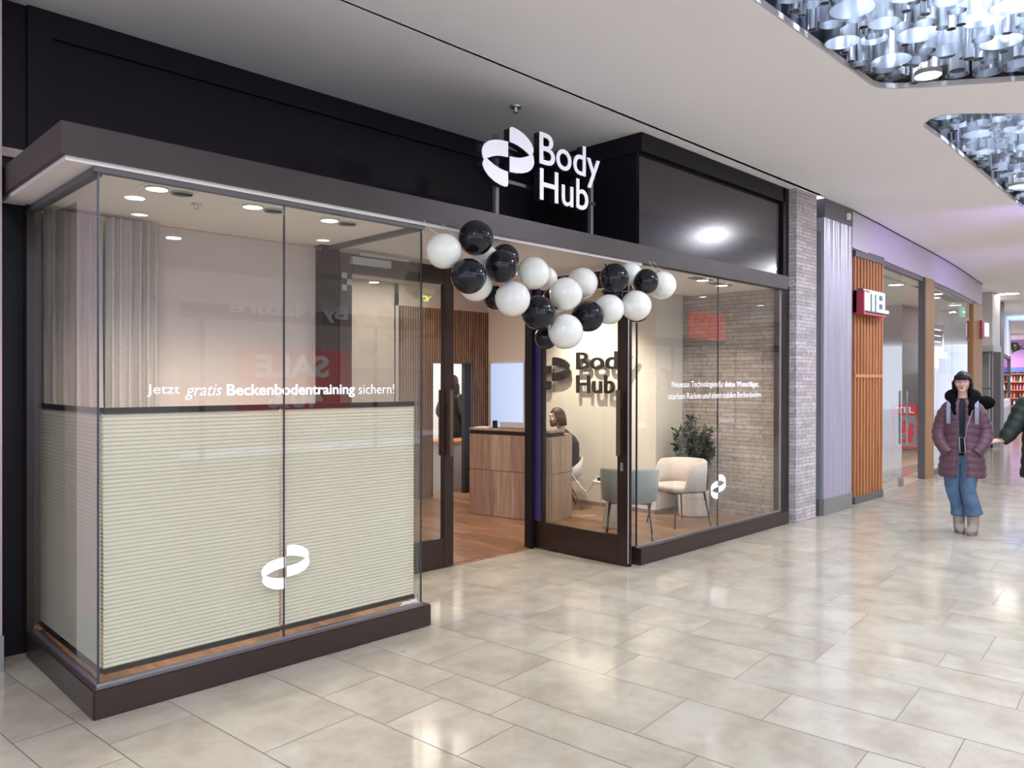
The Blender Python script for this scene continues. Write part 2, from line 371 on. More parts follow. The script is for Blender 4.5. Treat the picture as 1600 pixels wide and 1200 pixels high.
def ellipsoid(bm, c, r, n=20, rot=None, fn=None):
    t = bmesh.new(); bmesh.ops.create_uvsphere(t, u_segments=n, v_segments=max(8, n*2//3), radius=1)
    for v in t.verts:
        p = Vector((v.co.x*r[0], v.co.y*r[1], v.co.z*r[2]))
        if fn: p = fn(p)
        if rot: p = rot @ p
        v.co = p + Vector(c)
    vm = {v: bm.verts.new(v.co) for v in t.verts}
    for f in t.faces: bm.faces.new([vm[v] for v in f.verts])
    t.free(); return bm

W = {}
def finish(bm, name, material, smooth=None, bevel=0.0):
    bmesh.ops.recalc_face_normals(bm, faces=bm.faces)
    if bevel:
        bmesh.ops.bevel(bm, geom=[e for e in bm.edges if e.is_manifold and e.calc_face_angle(0) > 0.6], offset=bevel, segments=2, affect='EDGES', clamp_overlap=True)
    me = bpy.data.meshes.new(name); bm.to_mesh(me); bm.free()
    if smooth is not None:
        me.polygons.foreach_set('use_smooth', [True]*len(me.polygons))
        if smooth < 3: me.set_sharp_from_angle(angle=smooth)
    me.materials.append(material)
    return me
def link(me, name, parent=None, loc=None):
    o = bpy.data.objects.new(name, me); C.objects.link(o)
    if parent is not None:
        inv = W[parent.name].inverted(); me.transform(inv)
        o.parent = parent; W[o.name] = W[parent.name].copy()
    else:
        if loc is None:
            cs = [v.co for v in me.vertices]
            loc = ((min(c.x for c in cs)+max(c.x for c in cs))/2, (min(c.y for c in cs)+max(c.y for c in cs))/2, min(c.z for c in cs))
        me.transform(Matrix.Translation(-Vector(loc))); o.location = loc; W[o.name] = Matrix.Translation(loc)
    return o
def part(name, bm, m_, parent, smooth=None, bevel=0.0, label=None, kind=None):
    o = link(finish(bm, name, m_, smooth, bevel), name, parent)
    if label: o['label'] = label
    if kind: o['kind'] = kind
    return o
def tag(o, label, cat, group=None, kind=None):
    o['label'] = label; o['category'] = cat
    if group: o['group'] = group
    if kind: o['kind'] = kind
    return o
def single(name, bm, m_, label, cat, group=None, smooth=None, bevel=0.0, kind=None):
    return tag(link(finish(bm, name, m_, smooth, bevel), name), label, cat, group, kind)
def thing(name, loc, label, cat, group=None, rz=0.0):
    o = bpy.data.objects.new(name, None); C.objects.link(o); o.location = loc; o.rotation_euler = (0, 0, rz)
    o.empty_display_size = 0.1
    W[o.name] = Matrix.Translation(loc) @ Matrix.Rotation(rz, 4, 'Z')
    return tag(o, label, cat, group)
def struct(name, bm, m_, label, parent=None, smooth=None, bevel=0.0):
    o = link(finish(bm, name, m_, smooth, bevel), name, parent)
    if parent is None: o['kind'] = 'structure'; o['label'] = label; o['category'] = name.split('_')[0]
    return o
def copy_tree(o, parent=None):
    c = o.copy(); C.objects.link(c); W[c.name] = W.get(o.name, Matrix())
    if parent: c.parent = parent
    for ch in [k for k in C.objects if k.parent == o]: copy_tree(ch, c)
    return c

def text_bm(s, width, height, depth, origin, right, up, bold=0.0, shear=0.0, spacing=1.0, line=1.0, offset_n=0.0):
    """text as solid letters; fitted to width x height; origin = lower left; faces along right x up"""
    cu = bpy.data.curves.new('t', 'FONT'); cu.body = s; cu.extrude = 0.5; cu.offset = bold; cu.shear = shear
    cu.space_character = spacing; cu.space_line = line; cu.resolution_u = 4
    ob = bpy.data.objects.new('t', cu); C.objects.link(ob)
    dg = bpy.context.evaluated_depsgraph_get(); dg.update()
    me = bpy.data.meshes.new_from_object(ob.evaluated_get(dg))
    bpy.data.objects.remove(ob); bpy.data.curves.remove(cu)
    xs = [v.co.x for v in me.vertices]; ys = [v.co.y for v in me.vertices]
    x0, x1, y0, y1 = min(xs), max(xs), min(ys), max(ys)
    right, up, origin = Vector(right), Vector(up), Vector(origin); nrm = right.cross(up)
    sx = width/(x1-x0); sy = (height/(y1-y0)) if height else sx
    for v in me.vertices:
        x = (v.co.x-x0)*sx; y = (v.co.y-y0)*sy; z = v.co.z
        v.co = origin + right*x + up*y + nrm*((z+0.5)*depth + offset_n)
    bm = BM(); bm.from_mesh(me); bpy.data.meshes.remove(me)
    return bm

HALF = [(0.009,0.20),(0.014,0.212),(0.033,0.219),(0.085,0.214),(0.144,0.198),(0.195,0.172),(0.232,0.140),(0.250,0.110),(0.252,0.090),(0.240,0.070),(0.214,0.054),
        (0.185,0.068),(0.150,0.083),(0.095,0.099),(0.05,0.106),(0.009,0.108)]
HALF2 = [(0.009,0.005),(0.071,0.009),(0.115,0.016),(0.157,0.029),(0.214,0.054),(0.240,0.068),(0.252,0.048),(0.259,0.011),(0.250,-0.018),(0.234,-0.042),(0.196,-0.070),(0.14,-0.09),(0.071,-0.102),(0.009,-0.105)]
def logo_bm(center, right, up, width, height, depth, bm=None):
    bm = bm or BM()
    right, up, c = Vector(right), Vector(up), Vector(center); nrm = right.cross(up)
    for poly in (HALF, HALF2):
        for s in (1, -1):
            pts = [(s*a*width/0.518, s*b*height/0.438) for a, b in poly]
            A = [bm.verts.new(c + right*a + up*b) for a, b in pts]; B = [bm.verts.new(c + right*a + up*b + nrm*depth) for a, b in pts]
            n = len(pts)
            for i in range(n): bm.faces.new((A[i], A[(i+1) % n], B[(i+1) % n], B[i]))
            bm.faces.new(A[::-1]); bm.faces.new(B)
    return bm

# ---------------------------------------------------------------- setting: floor
def make_floor():
    t = R(5.17); ct, st = math.cos(t), math.sin(t)
    bm = BM(); lay = bm.loops.layers.float_color.new('tone')
    rows = []; u = 2.68; pat = [0.26, 0.50, 0.39, 0.50, 0.39]; i = 0
    pat2 = [0.26, 0.50, 0.39, 0.50, 0.39, 0.26, 0.52, 0.38]
    us = [2.68, 2.945, 3.44, 3.83, 4.335, 4.72, 4.975, 5.50, 5.88]
    widths = [0.5, 0.38, 0.26, 0.5, 0.38]
    while us[-1] < 60: us.append(us[-1] + widths[len(us) % 5])
    k = 0
    while us[0] > -9: us.insert(0, us[0] - [0.38, 0.5, 0.38, 0.26, 0.5][k % 5]); k += 1
    known = {2.68: [2.37, 1.45], 2.945: [3.05, 2.58, 1.75, 0.92], 3.44: [2.70, 2.24, 1.38], 3.83: [3.15, 2.42, 1.68, 0.91],
             4.335: [2.2, 1.45, 0.5], 4.72: [1.88, 0.91], 4.975: [1.47, 0.74], 5.5: [1.76]}
    x0, x1, y0, y1 = -7.0, 48.0, -7.2, 12.0
    g = 0.0022
    for a, b in zip(us, us[1:]):
        js = known.get(round(a, 3))
        if js:
            js = sorted(js)
        else:
            js = [random.uniform(0, .7)]
        while js[-1] < 14: js.append(js[-1] + random.choice([0.46, 0.72, 0.85, 0.75, 0.5]))
        while js[0] > -14: js.insert(0, js[0] - random.choice([0.46, 0.72, 0.85, 0.75, 0.5]))
        for p, q in zip(js, js[1:]):
            cx = (a+b)/2*ct - (p+q)/2*st; cy = (a+b)/2*st + (p+q)/2*ct
            lim = 5.35 if cx < 9 else 12
            if not (x0 < cx < x1 and y0 < cy < lim): continue
            vs = []
            for uu, vv in ((a+g, p+g), (b-g, p+g), (b-g, q-g), (a+g, q-g)):
                vs.append(bm.verts.new((uu*ct - vv*st, uu*st + vv*ct, 0)))
            f = bm.faces.new(vs); c = random.random(); c2 = random.random(); c3 = random.random()
            for l in f.loops: l[lay] = (c, c2, c3, 1)
    me = bpy.data.meshes.new('floor'); bm.to_mesh(me); bm.free(); me.materials.append(M['stone']); me.materials.append(M['grout'])
    # grout bed under the slabs
    bm = BM(); bm.from_mesh(me)
    n0 = len(bm.faces)
    box(bm, -8, 48, -7.5, 12, -0.08, -0.0012)
    bm.faces.ensure_lookup_table()
    for f in bm.faces[n0:]: f.material_index = 1
    bm.to_mesh(me); bm.free()
    o = link(me, 'floor', loc=(0, 0, 0)); o['kind'] = 'structure'; o['label'] = 'polished beige limestone mall floor in staggered slabs'; o['category'] = 'floor'
make_floor()
bm = BM(); box(bm, 1.2, 8.0, 4.96, 8.9, 0.0, 0.012); box(bm, 5.42, 8.05, 3.96, 4.96, 0.0, 0.012)
struct('floor_shop', bm, M['woodfloor'], 'brown parquet floor inside the corner studio')

# ---------------------------------------------------------------- ceiling with two recesses
def ceiling():
    h1 = [(2.3, 2.10), (5.60, 2.10), (5.74, 2.10), (5.83, 2.08), (5.92, 2.01), (6.05, 1.85), (6.18, 1.65), (6.42, 1.30), (6.8, 0.75), (7.0, 0.2), (6.6, -0.5), (5.2, -1.0), (3.4, -0.8), (2.2, -0.1), (1.9, 0.9), (2.0, 1.8)]
    h2 = [(6.98, 2.13), (6.87, 2.09), (6.80, 2.03), (6.775, 1.93), (6.84, 1.81), (7.03, 1.61), (7.19, 1.46), (7.7, 1.0), (8.6, 0.3), (10.2, -0.3), (12.0, 0.3), (12.8, 1.4), (12.6, 2.22), (11.2, 2.26), (10.1, 2.23), (8.45, 2.17), (7.46, 2.13)]
    def poly_curve(outer, holes, depth):
        cu = bpy.data.curves.new('c', 'CURVE'); cu.dimensions = '2D'; cu.fill_mode = 'BOTH'; cu.extrude = depth/2
        for pts in [outer] + holes:
            s = cu.splines.new('POLY'); s.points.add(len(pts)-1)
            for i, p in enumerate(pts): s.points[i].co = (p[0], p[1], 0, 1)
            s.use_cyclic_u = True
        ob = bpy.data.objects.new('c', cu); C.objects.link(ob)
        dg = bpy.context.evaluated_depsgraph_get(); dg.update()
        me = bpy.data.meshes.new_from_object(ob.evaluated_get(dg))
        bpy.data.objects.remove(ob); bpy.data.curves.remove(cu); return me
    outer = [(-8, -7.5), (50, -7.5), (50, 12), (10.2, 12), (10.2, 3.80), (8.72, 3.76), (-8, 3.70)]
    me = poly_curve(outer, [h1, h2], 0.04); me.transform(Matrix.Translation((0, 0, CEIL+0.02)))
    me.name = 'ceiling'; me.materials.append(M['ceil'])
    o = link(me, 'ceiling', loc=(0, 0, CEIL)); o['kind'] = 'structure'; o['label'] = 'smooth white mall ceiling with rounded recesses'; o['category'] = 'ceiling'
    bm = BM(); box(bm, -8, 8.72, 3.722, 5.6, CEIL, CEIL+0.04)
    struct('ceiling_front', bm, M['ceil'], 'white ceiling strip above the studio front, beyond the shadow gap')
    bm = BM(); box(bm, -8, 8.72, 3.69, 3.735, CEIL+0.035, CEIL+0.06)
    struct('trim_1', bm, M['black'], 'thin black shadow gap running along the ceiling')
    for i, h in enumerate((h1, h2)):
        bm = BM(); prism(bm, h, CEIL+0.04, CEIL+1.0, cap=False)
        f = [bm.verts.new((p[0], p[1], CEIL+1.0)) for p in h]; bm.faces.new(f)
        struct('ceiling_recess', bm, M['recess'], ['dark ceiling recess nearest the camera, filled with metal tubes', 'dark ceiling recess further along, filled with metal tubes'][i])
        bm = BM(); a = []
        for p in h: a.append(Vector((p[0], p[1], 0)))
        c = sum(a, Vector())/len(a); n = len(a)
        q = [bm.verts.new((p.x, p.y, CEIL-0.001)) for p in a]; q2 = [bm.verts.new((p.x, p.y, CEIL+0.035)) for p in a]
        ins = [p + (c-p).normalized()*0.018 for p in a]
        r_ = [bm.verts.new((p.x, p.y, CEIL-0.001)) for p in ins]; r2 = [bm.verts.new((p.x, p.y, CEIL+0.035)) for p in ins]
        for k in range(n):
            j = (k+1) % n
            bm.faces.new((q[k], q[j], r_[j], r_[k])); bm.faces.new((r_[k], r_[j], r2[j], r2[k])); bm.faces.new((q2[k], r2[k], r2[j], q2[j])); bm.faces.new((q[k], q2[k], q2[j], q[j]))
        struct('trim_%d' % (i+2), bm, M['lgrey'], ['metal edging around the nearest ceiling recess', 'metal edging around the further ceiling recess'][i])
    return h1, h2
H1, H2 = ceiling()
def inside(p, poly):
    x, y = p; c = False; n = len(poly)
    for i in range(n):
        x1, y1 = poly[i]; x2, y2 = poly[(i+1) % n]
        if (y1 > y) != (y2 > y) and x < (x2-x1)*(y-y1)/(y2-y1)+x1: c = not c
    return c
def edge_d(p, poly):
    best = 9; P_ = Vector(p)
    for i in range(len(poly)):
        a, b = Vector(poly[i]), Vector(poly[(i+1) % len(poly)]); d = b-a
        t = max(0, min(1, (P_-a).dot(d)/d.length_squared)); best = min(best, (a+d*t-P_).length)
    return best
def pipe(bm, x, y, r, z0, z1, n=20):
    """open thin-walled tube"""
    ri = r-0.003; ring = []
    for rr, z in ((r, z0), (r, z1), (ri, z1), (ri, z0)):
        ring.append([bm.verts.new((x+rr*math.cos(2*PI*k/n), y+rr*math.sin(2*PI*k/n), z)) for k in range(n)])
    for i in range(4):
        a, b = ring[i], ring[(i+1) % 4]
        for k in range(n): bm.faces.new((a[k], a[(k+1) % n], b[(k+1) % n], b[k]))
def tubes(poly, xr, yr, label, lampspots, seed, tries=9000):
    rnd = random.Random(seed); placed = [(x, y, 0.085, 0) for x, y in lampspots]; out = []
    for k in range(tries):
        x = rnd.uniform(*xr); y = rnd.uniform(*yr)
        big = 1 - k/tries
        r = rnd.choice([0.125, 0.105, 0.09] if big > 0.9 else ([0.075, 0.062, 0.052] if big > 0.55 else [0.045, 0.036, 0.028]))
        if not inside((x, y), poly) or edge_d((x, y), poly) < r+0.012: continue
        if any((x-a)**2+(y-b)**2 < (r+c+0.002)**2 for a, b, c, _ in placed): continue
        placed.append((x, y, r, 0)); out.append((x, y, r, CEIL + rnd.uniform(-0.015, 0.07), rnd.uniform(0.16, 0.26)))
    cx = sum(o[0] for o in out)/len(out); cy = sum(o[1] for o in out)/len(out)
    root = thing('tube_chandelier', (cx, cy, CEIL), label, 'ceiling light installation')
    cd = Vector((0, 0, 1.55))
    out.sort(key=lambda o: (Vector((o[0], o[1], o[3]))-cd).length/o[2])
    for x, y, r, z, l in out[:100]:
        bm = BM(); pipe(bm, x, y, r, z, z+l, 32); part('metal_tube', bm, M['tube'], root, smooth=0.6)
    bm = BM()
    for x, y, r, z, l in out[100:]: pipe(bm, x, y, r, z, z+l, 20)
    part('metal_tubes', bm, M['tube'], root, smooth=0.6, kind='stuff')
    print('tubes', len(out))
    return root
tubes(H1, (2.5, 7.0), (-0.4, 2.1), 'cluster of polished metal tubes filling the nearer ceiling recess, top right', [(5.81, 1.745)], 3)
tubes(H2, (6.7, 12.6), (0.3, 2.3), 'cluster of polished metal tubes filling the smaller-looking ceiling recess further away', [(9.79, 2.03)], 5)
def downlight(x, y, z, r, label, group=None, m_='lamp', name='downlight'):
    t = thing(name, (x, y, z), label, 'light', group)
    bm = BM(); pipe(bm, x, y, r*1.15, z-0.012, z+0.02, 24); part('ring', bm, M['ring'], t, smooth=0.6)
    bm = BM(); cyl(bm, (x, y), r*1.12, z-0.006, z+0.01, 24); part('diffuser', bm, M[m_], t)
    return t
downlight(5.81, 1.745, CEIL+0.0, 0.075, 'round bright downlight among the tubes of the nearer recess')
downlight(9.79, 2.03, CEIL+0.0, 0.085, 'round bright downlight among the tubes of the further recess')
downlight(21.4, 4.65, CEIL-0.01, 0.20, 'wide bright ceiling light past the curved shop front')
downlight(20.49, 3.4, CEIL-0.01, 0.16, 'small ceiling light beside the green exit sign')
bm = BM(); lathe(bm, (4.244, 4.207), [(0.001, CEIL-0.001), (0.045, CEIL-0.001), (0.04, CEIL-0.012), (0.016, CEIL-0.014), (0.012, CEIL-0.04), (0.022, CEIL-0.045), (0.02, CEIL-0.05), (0.001, CEIL-0.05)], 16)
single('sprinkler', bm, M['silver'], 'small fire sprinkler on the ceiling above the round white sign', 'sprinkler', smooth=0.6)

# mall shell behind the camera (seen in reflections)
bm = BM(); box(bm, 4.2, 5.45, -7.0, -6.0, 0, CEIL); box(bm, 5.45, 29, -6.3, -6.0, 2.95, CEIL); box(bm, 5.3, 29, -10.2, -10.0, 0, CEIL)
struct('wall_back', bm, M['white'], 'white wall across the walkway')
bm = BM(); box(bm, 29, 48, -7.0, -6, 0, CEIL); box(bm, 28.9, 29, -10.2, -7.0, 0, CEIL); box(bm, 5.3, 5.45, -10.2, -7, 0, CEIL); struct('wall_back_far', bm, M['pinkwall'], 'muted far wall across the walkway')

# ---------------------------------------------------------------- left part: neighbour, dark wall
bm = BM(); box(bm, -8, 0.985, 4.83, 5.3, 0.19, CEIL); struct('wall_neighbour', bm, M['pinkwall'], 'pink-grey neighbour shop wall at the left edge')
bm = BM(); box(bm, -8, 0.990, 4.815, 5.3, 0, 0.19); struct('baseboard_neighbour', bm, M['steel'], 'scuffed steel kick plate at the left edge')
bm = BM(); box(bm, 0.985, 1.16, 5.06, 5.35, 0, CEIL); struct('wall_dark', bm, M['panel'], 'near-black wall strip left of the glass bay')
# upper front above the fascia
def recessed_panel(x0, x1, y, z0, z1, bw, name, label, mfr, mpan, btop=None):
    bt = btop or bw
    bm = BM()
    box(bm, x0, x0+bw, y, y+0.25, z0, z1); box(bm, x1-bw, x1, y, y+0.25, z0, z1)
    box(bm, x0+bw, x1-bw, y, y+0.25, z1-bt, z1); box(bm, x0+bw, x1-bw, y, y+0.25, z0, z0+0.01)
    o = struct(name, bm, mfr, label)
    bm = BM(); box(bm, x0+bw, x1-bw, y+0.035, y+0.20, z0+0.01, z1-bt)
    part('panel', bm, mpan, o)
    return o
recessed_panel(1.15, 5.441, 5.03, 2.69, CEIL-0.002, 0.13, 'wall_upper', 'black-brown panelled wall above the awning', M['panel'], M['panel'], 0.15)
# right upper box
bm = BM()
box(bm, 5.43, 8.10, 3.87, 5.03, CEIL-0.16, CEIL-0.002); box(bm, 5.442, 8.05, 3.93, 5.14, 2.703, CEIL-0.16); box(bm, 8.062, 8.19, 3.87, 3.93, 2.703, CEIL-0.002)
o = struct('wall_upper_box', bm, M['panel'], 'projecting dark panelled box above the right window')
bm = BM(); box(bm, 5.435, 8.02, 3.90, 3.935, 2.70, CEIL-0.20); part('front_panel', bm, M['panelf'], o)
# awning fascia
aw = thing('awning', (3.0, 4.0, 2.52), 'long dark brown awning fascia wrapping the corner above windows and entrance', 'awning')
bm = BM(); prism(bm, [(1.0, 3.815), (8.06, 3.815), (8.06, 3.87), (5.43, 3.90), (5.43, 5.02), (5.40, 5.02), (5.40, 3.835), (1.02, 3.835), (1.02, 5.02), (1.0, 5.02)], 2.555, 2.70)
part('fascia_board', bm, M['fascia'], aw)
bm = BM(); box(bm, 1.02, 5.40, 3.835, 5.02, 2.60, 2.698); part('top_deck', bm, M['fascia'], aw)
bm = BM(); box(bm, 1.024, 5.395, 3.84, 5.02, 2.535, 2.60); box(bm, 5.395, 8.05, 3.84, 3.86, 2.575, 2.60)
part('soffit', bm, M['soffit'], aw)

# ---------------------------------------------------------------- LEFT GLASS BAY
def plinth(name, x0, x1, y0, y1, h, label):
    bm = BM(); box(bm, x0, x1, y0, y1, 0, h)
    return single(name, bm, M['brown'], label, 'plinth', bevel=0.006)
plinth('window_plinth', 1.131, 3.098, 3.818, 4.98, 0.1365, 'dark brown plinth under the glass corner bay with the pleated blind')
plinth('window_plinth', 5.355, 8.11, 3.818, 3.93, 0.142, 'dark brown plinth under the right-hand window')
bay = thing('display_bay', (2.1, 3.87, 0.138), 'frameless glass corner bay at the left, lower half screened by a pleated blind', 'shop window')
bm = BM(); box(bm, 1.165, 2.099, 3.862, 3.872, 0.145, 2.52); part('front_pane', bm, M['glass'], bay)
bm = BM(); box(bm, 2.103, 3.046, 3.862, 3.872, 0.145, 2.52); part('front_pane', bm, M['glass'], bay)
bm = BM(); box(bm, 1.165, 1.175, 3.874, 4.965, 0.145, 2.52); part('side_pane', bm, M['glass'], bay)
bm = BM(); box(bm, 3.036, 3.046, 3.874, 4.93, 0.145, 2.52); part('side_pane', bm, M['glass'], bay)
bm = BM()
box(bm, 1.160, 1.168, 3.858, 3.866, 0.14, 2.53); box(bm, 3.043, 3.051, 3.857, 3.866, 0.14, 2.53); box(bm, 2.098, 2.104, 3.859, 3.873, 0.145, 2.52)
part('glass_edges', bm, M['edge'], bay)
bm = BM(); box(bm, 1.155, 3.055, 3.855, 3.880, 0.137, 0.150); box(bm, 1.155, 1.180, 3.88, 4.965, 0.137, 0.150); box(bm, 3.031, 3.055, 3.88, 4.93, 0.137, 0.150)
part('floor_channel', bm, M['silver'], bay)
bm = BM(); box(bm, 1.145, 3.065, 3.850, 3.890, 2.510, 2.536); box(bm, 1.145, 1.190, 3.89, 5.0, 2.50, 2.536); box(bm, 3.022, 3.065, 3.89, 4.93, 2.505, 2.536)
part('head_channel', bm, M['dgrey'], bay)
bm = BM(); box(bm, 1.13, 1.165, 4.965, 5.055, 0.138, 2.54); part('corner_post', bm, M['frame'], bay)
bm = BM(); box(bm, 2.96, 3.10, 4.90, 5.02, 0.0, 2.54); part('jamb_post', bm, M['frame'], bay)
def words(lst, y, parent):
    for s, x0, x1, z0, z1, bold, shear in lst:
        b = text_bm(s, x1-x0, z1-z0, 0.0012, (x0, y, z0), (1, 0, 0), (0, 0, 1), bold, shear)
        part('lettering', b, M['decal'], parent, label='white vinyl word "%s"' % s)
words([('Jetzt', 1.380, 1.537, 1.472, 1.533, 0.0, 0), ('gratis', 1.563, 1.750, 1.456, 1.532, 0.0, 0.3),
       ('Beckenbodentraining', 1.776, 2.554, 1.456, 1.534, 0.022, 0), ('sichern!', 2.580, 2.838, 1.474, 1.533, -0.004, 0)], 3.8615, bay)
part('logo_decal', logo_bm((2.112, 3.8615, 0.532), (1, 0, 0), (0, 0, 1), 0.29, 0.235, 0.0012), M['decal'], bay, label='white vinyl ribbon emblem')
b = text_bm('window lettering', 0.14, 0.012, 0.001, (2.88, 3.8615, 0.170), (1, 0, 0), (0, 0, 1)) if False else None
bm = BM()
for k in range(9): box(bm, 2.90+k*0.013, 2.909+k*0.013, 3.8603, 3.8615, 0.168, 0.176)
for k in range(12): box(bm, 2.885+k*0.012, 2.892+k*0.012, 3.8603, 3.8615, 0.158, 0.163)
part('small_print', bm, M['decal'], bay, label='two tiny lines of white print in the lower corner')
# pleated blinds
def pleats(name, p0, p1, nrm, z0, z1, label):
    p0, p1, nrm = Vector(p0), Vector(p1), Vector(nrm)
    n = int((z1-z0)/0.0098) & ~1; bm = BM(); prev = None; H = 0.006
    prof = [((z0 + (z1-z0)*i/n), (H if i % 2 else -H)) for i in range(n+1)]
    pf = prof + [(z, d-0.004) for z, d in reversed(prof)]
    A = [bm.verts.new(p0 + nrm*d + Vector((0, 0, z))) for z, d in pf]; B = [bm.verts.new(p1 + nrm*d + Vector((0, 0, z))) for z, d in pf]
    N = len(pf)
    for i in range(N): bm.faces.new((A[i], A[(i+1) % N], B[(i+1) % N], B[i]))
    t = thing(name, ((p0.x+p1.x)/2, (p0.y+p1.y)/2, z0), label, 'blind', 'pleated blinds in the glass bay')
    part('pleated_fabric', bm, M['honey'], t)
    for nm, za, zb in (('top_rail', z1, z1+0.028), ('bottom_rail', z0-0.02, z0)):
        d = (p1-p0).normalized(); bm = BM(); h = 0.011
        q = [p0+nrm*h, p1+nrm*h, p1-nrm*h, p0-nrm*h]
        prism(bm, [(v.x, v.y) for v in q], za, zb); part(nm, bm, M['blackmetal'], t)
    return t
pleats('pleated_blind', (1.200, 3.905, 0), (2.095, 3.905, 0), (0, -1, 0), 0.195, 1.395, 'cream pleated blind in the front of the bay, left of the glass joint')
pleats('pleated_blind', (2.108, 3.905, 0), (3.022, 3.905, 0), (0, -1, 0), 0.195, 1.395, 'cream pleated blind in the front of the bay, right of the glass joint')
pleats('pleated_blind', (1.195, 3.925, 0), (1.195, 4.955, 0), (-1, 0, 0), 0.195, 1.395, 'pleated blind on the narrow left side of the glass bay')
# bay deck: boards
bm = BM(); box(bm, 1.175, 3.04, 3.88, 4.965, 0.12, 0.139)
struct('floor_bay', bm, M['woodfloor'], 'timber deck of the left glass bay')
# back of the bay: tan wall + ceiling
bm = BM(); box(bm, 1.84, 2.96, 4.985, 5.03, 0.14, 2.52); struct('wall_bay', bm, M['walltan'], 'taupe wall behind the left glass bay')
bm = BM(); box(bm, 1.16, 2.0, 5.08, 5.12, 0.14, 2.52); struct('wall_bay_left', bm, M['walltan'], 'taupe wall behind the curtain')
# curtain
def curtain(x0, x1, y, z0, z1, folds, amp, label):
    bm = BM(); nx = folds*14; lv = 10
    def pt(i, k, off):
        t = i/nx; zz = z0 + (z1-z0)*k/lv
        ph = t*folds*2*PI + 0.5*math.sin(7*t) ; squeeze = 1 - 0.06*math.sin(PI*k/lv)
        a = amp*(0.75+0.35*math.sin(t*11+1))*(0.8+0.2*(1-k/lv))
        xx = x0 + (x1-x0)*t*squeeze + 0.012*math.sin(ph*2) + (0.09*(1-k/lv))*max(0, t-.55)
        return (xx, y + off + a*math.sin(ph), zz)
    F = [[bm.verts.new(pt(i, k, 0)) for i in range(nx+1)] for k in range(lv+1)]
    G = [[bm.verts.new(pt(i, k, 0.006)) for i in range(nx+1)] for k in range(lv+1)]
    for k in range(lv):
        for i in range(nx):
            bm.faces.new((F[k][i], F[k][i+1], F[k+1][i+1], F[k+1][i])); bm.faces.new((G[k][i], G[k+1][i], G[k+1][i+1], G[k][i+1]))
    for i in range(nx):
        bm.faces.new((F[0][i], G[0][i], G[0][i+1], F[0][i+1])); bm.faces.new((F[lv][i], F[lv][i+1], G[lv][i+1], G[lv][i]))
    for k in range(lv):
        bm.faces.new((F[k][0], F[k+1][0], G[k+1][0], G[k][0])); bm.faces.new((F[k][nx], G[k][nx], G[k+1][nx], F[k+1][nx]))
    return single('curtain', bm, M['curtain'], label, 'curtain', smooth=1.2)
curtain(1.20, 1.50, 4.90, 0.15, 2.515, 5, 0.040, 'taupe curtain half at the far left, gathered against the bay side')
curtain(1.52, 1.82, 4.91, 0.15, 2.515, 6, 0.034, 'taupe curtain half hanging next to the bare back wall of the bay')
for (x, y), lb in (((1.497, 4.054), 'leftmost of the three double downlights in the glass bay'), ((2.031, 4.089), 'middle of the three double downlights in the glass bay'), ((2.530, 4.10), 'rightmost of the three double downlights in the glass bay')):
    t = thing('double_downlight', (x+0.06, y, 2.535), lb, 'light', 'double downlights in the glass bay')
    bm = BM(); box(bm, x-0.075, x+0.20, y-0.065, y+0.07, 2.531, 2.537); part('mounting_plate', bm, M['soffit'], t)
    bm = BM(); pipe(bm, x, y, 0.056, 2.522, 2.54, 24); part('ring', bm, M['ring'], t, smooth=0.6)
    bm = BM(); cyl(bm, (x, y), 0.05, 2.526, 2.532, 24); part('lamp', bm, M['lampw'], t, label='lit lamp')
    bm = BM(); pipe(bm, x+0.13, y+0.006, 0.055, 2.520, 2.54, 24); part('ring', bm, M['ring'], t, smooth=0.6)
    bm = BM(); cyl(bm, (x+0.13, y+0.006), 0.05, 2.527, 2.532, 24); box(bm, x+0.08, x+0.18, y+0.003, y+0.009, 2.519, 2.527)
    part('lamp', bm, M['black'], t, label='unlit dark lamp')
bm = BM(); lathe(bm, (1.789, 4.267), [(0.001, 2.534), (0.028, 2.534), (0.024, 2.526), (0.010, 2.524), (0.008, 2.508), (0.015, 2.504), (0.001, 2.502)], 14)
single('sprinkler', bm, M['silver'], 'small sprinkler head between two downlights in the bay ceiling', 'sprinkler', smooth=0.6)

# ---------------------------------------------------------------- ENTRANCE
bm = BM(); box(bm, 3.10, 5.34, 4.915, 4.965, 0.0, 0.006); struct('trim_4', bm, M['woodfloor'], 'wooden threshold strip')
bm = BM(); box(bm, 3.06, 5.33, 5.03, 5.06, 2.535, 2.80); struct('wall_header', bm, M['walltan'], 'wall above the entrance')
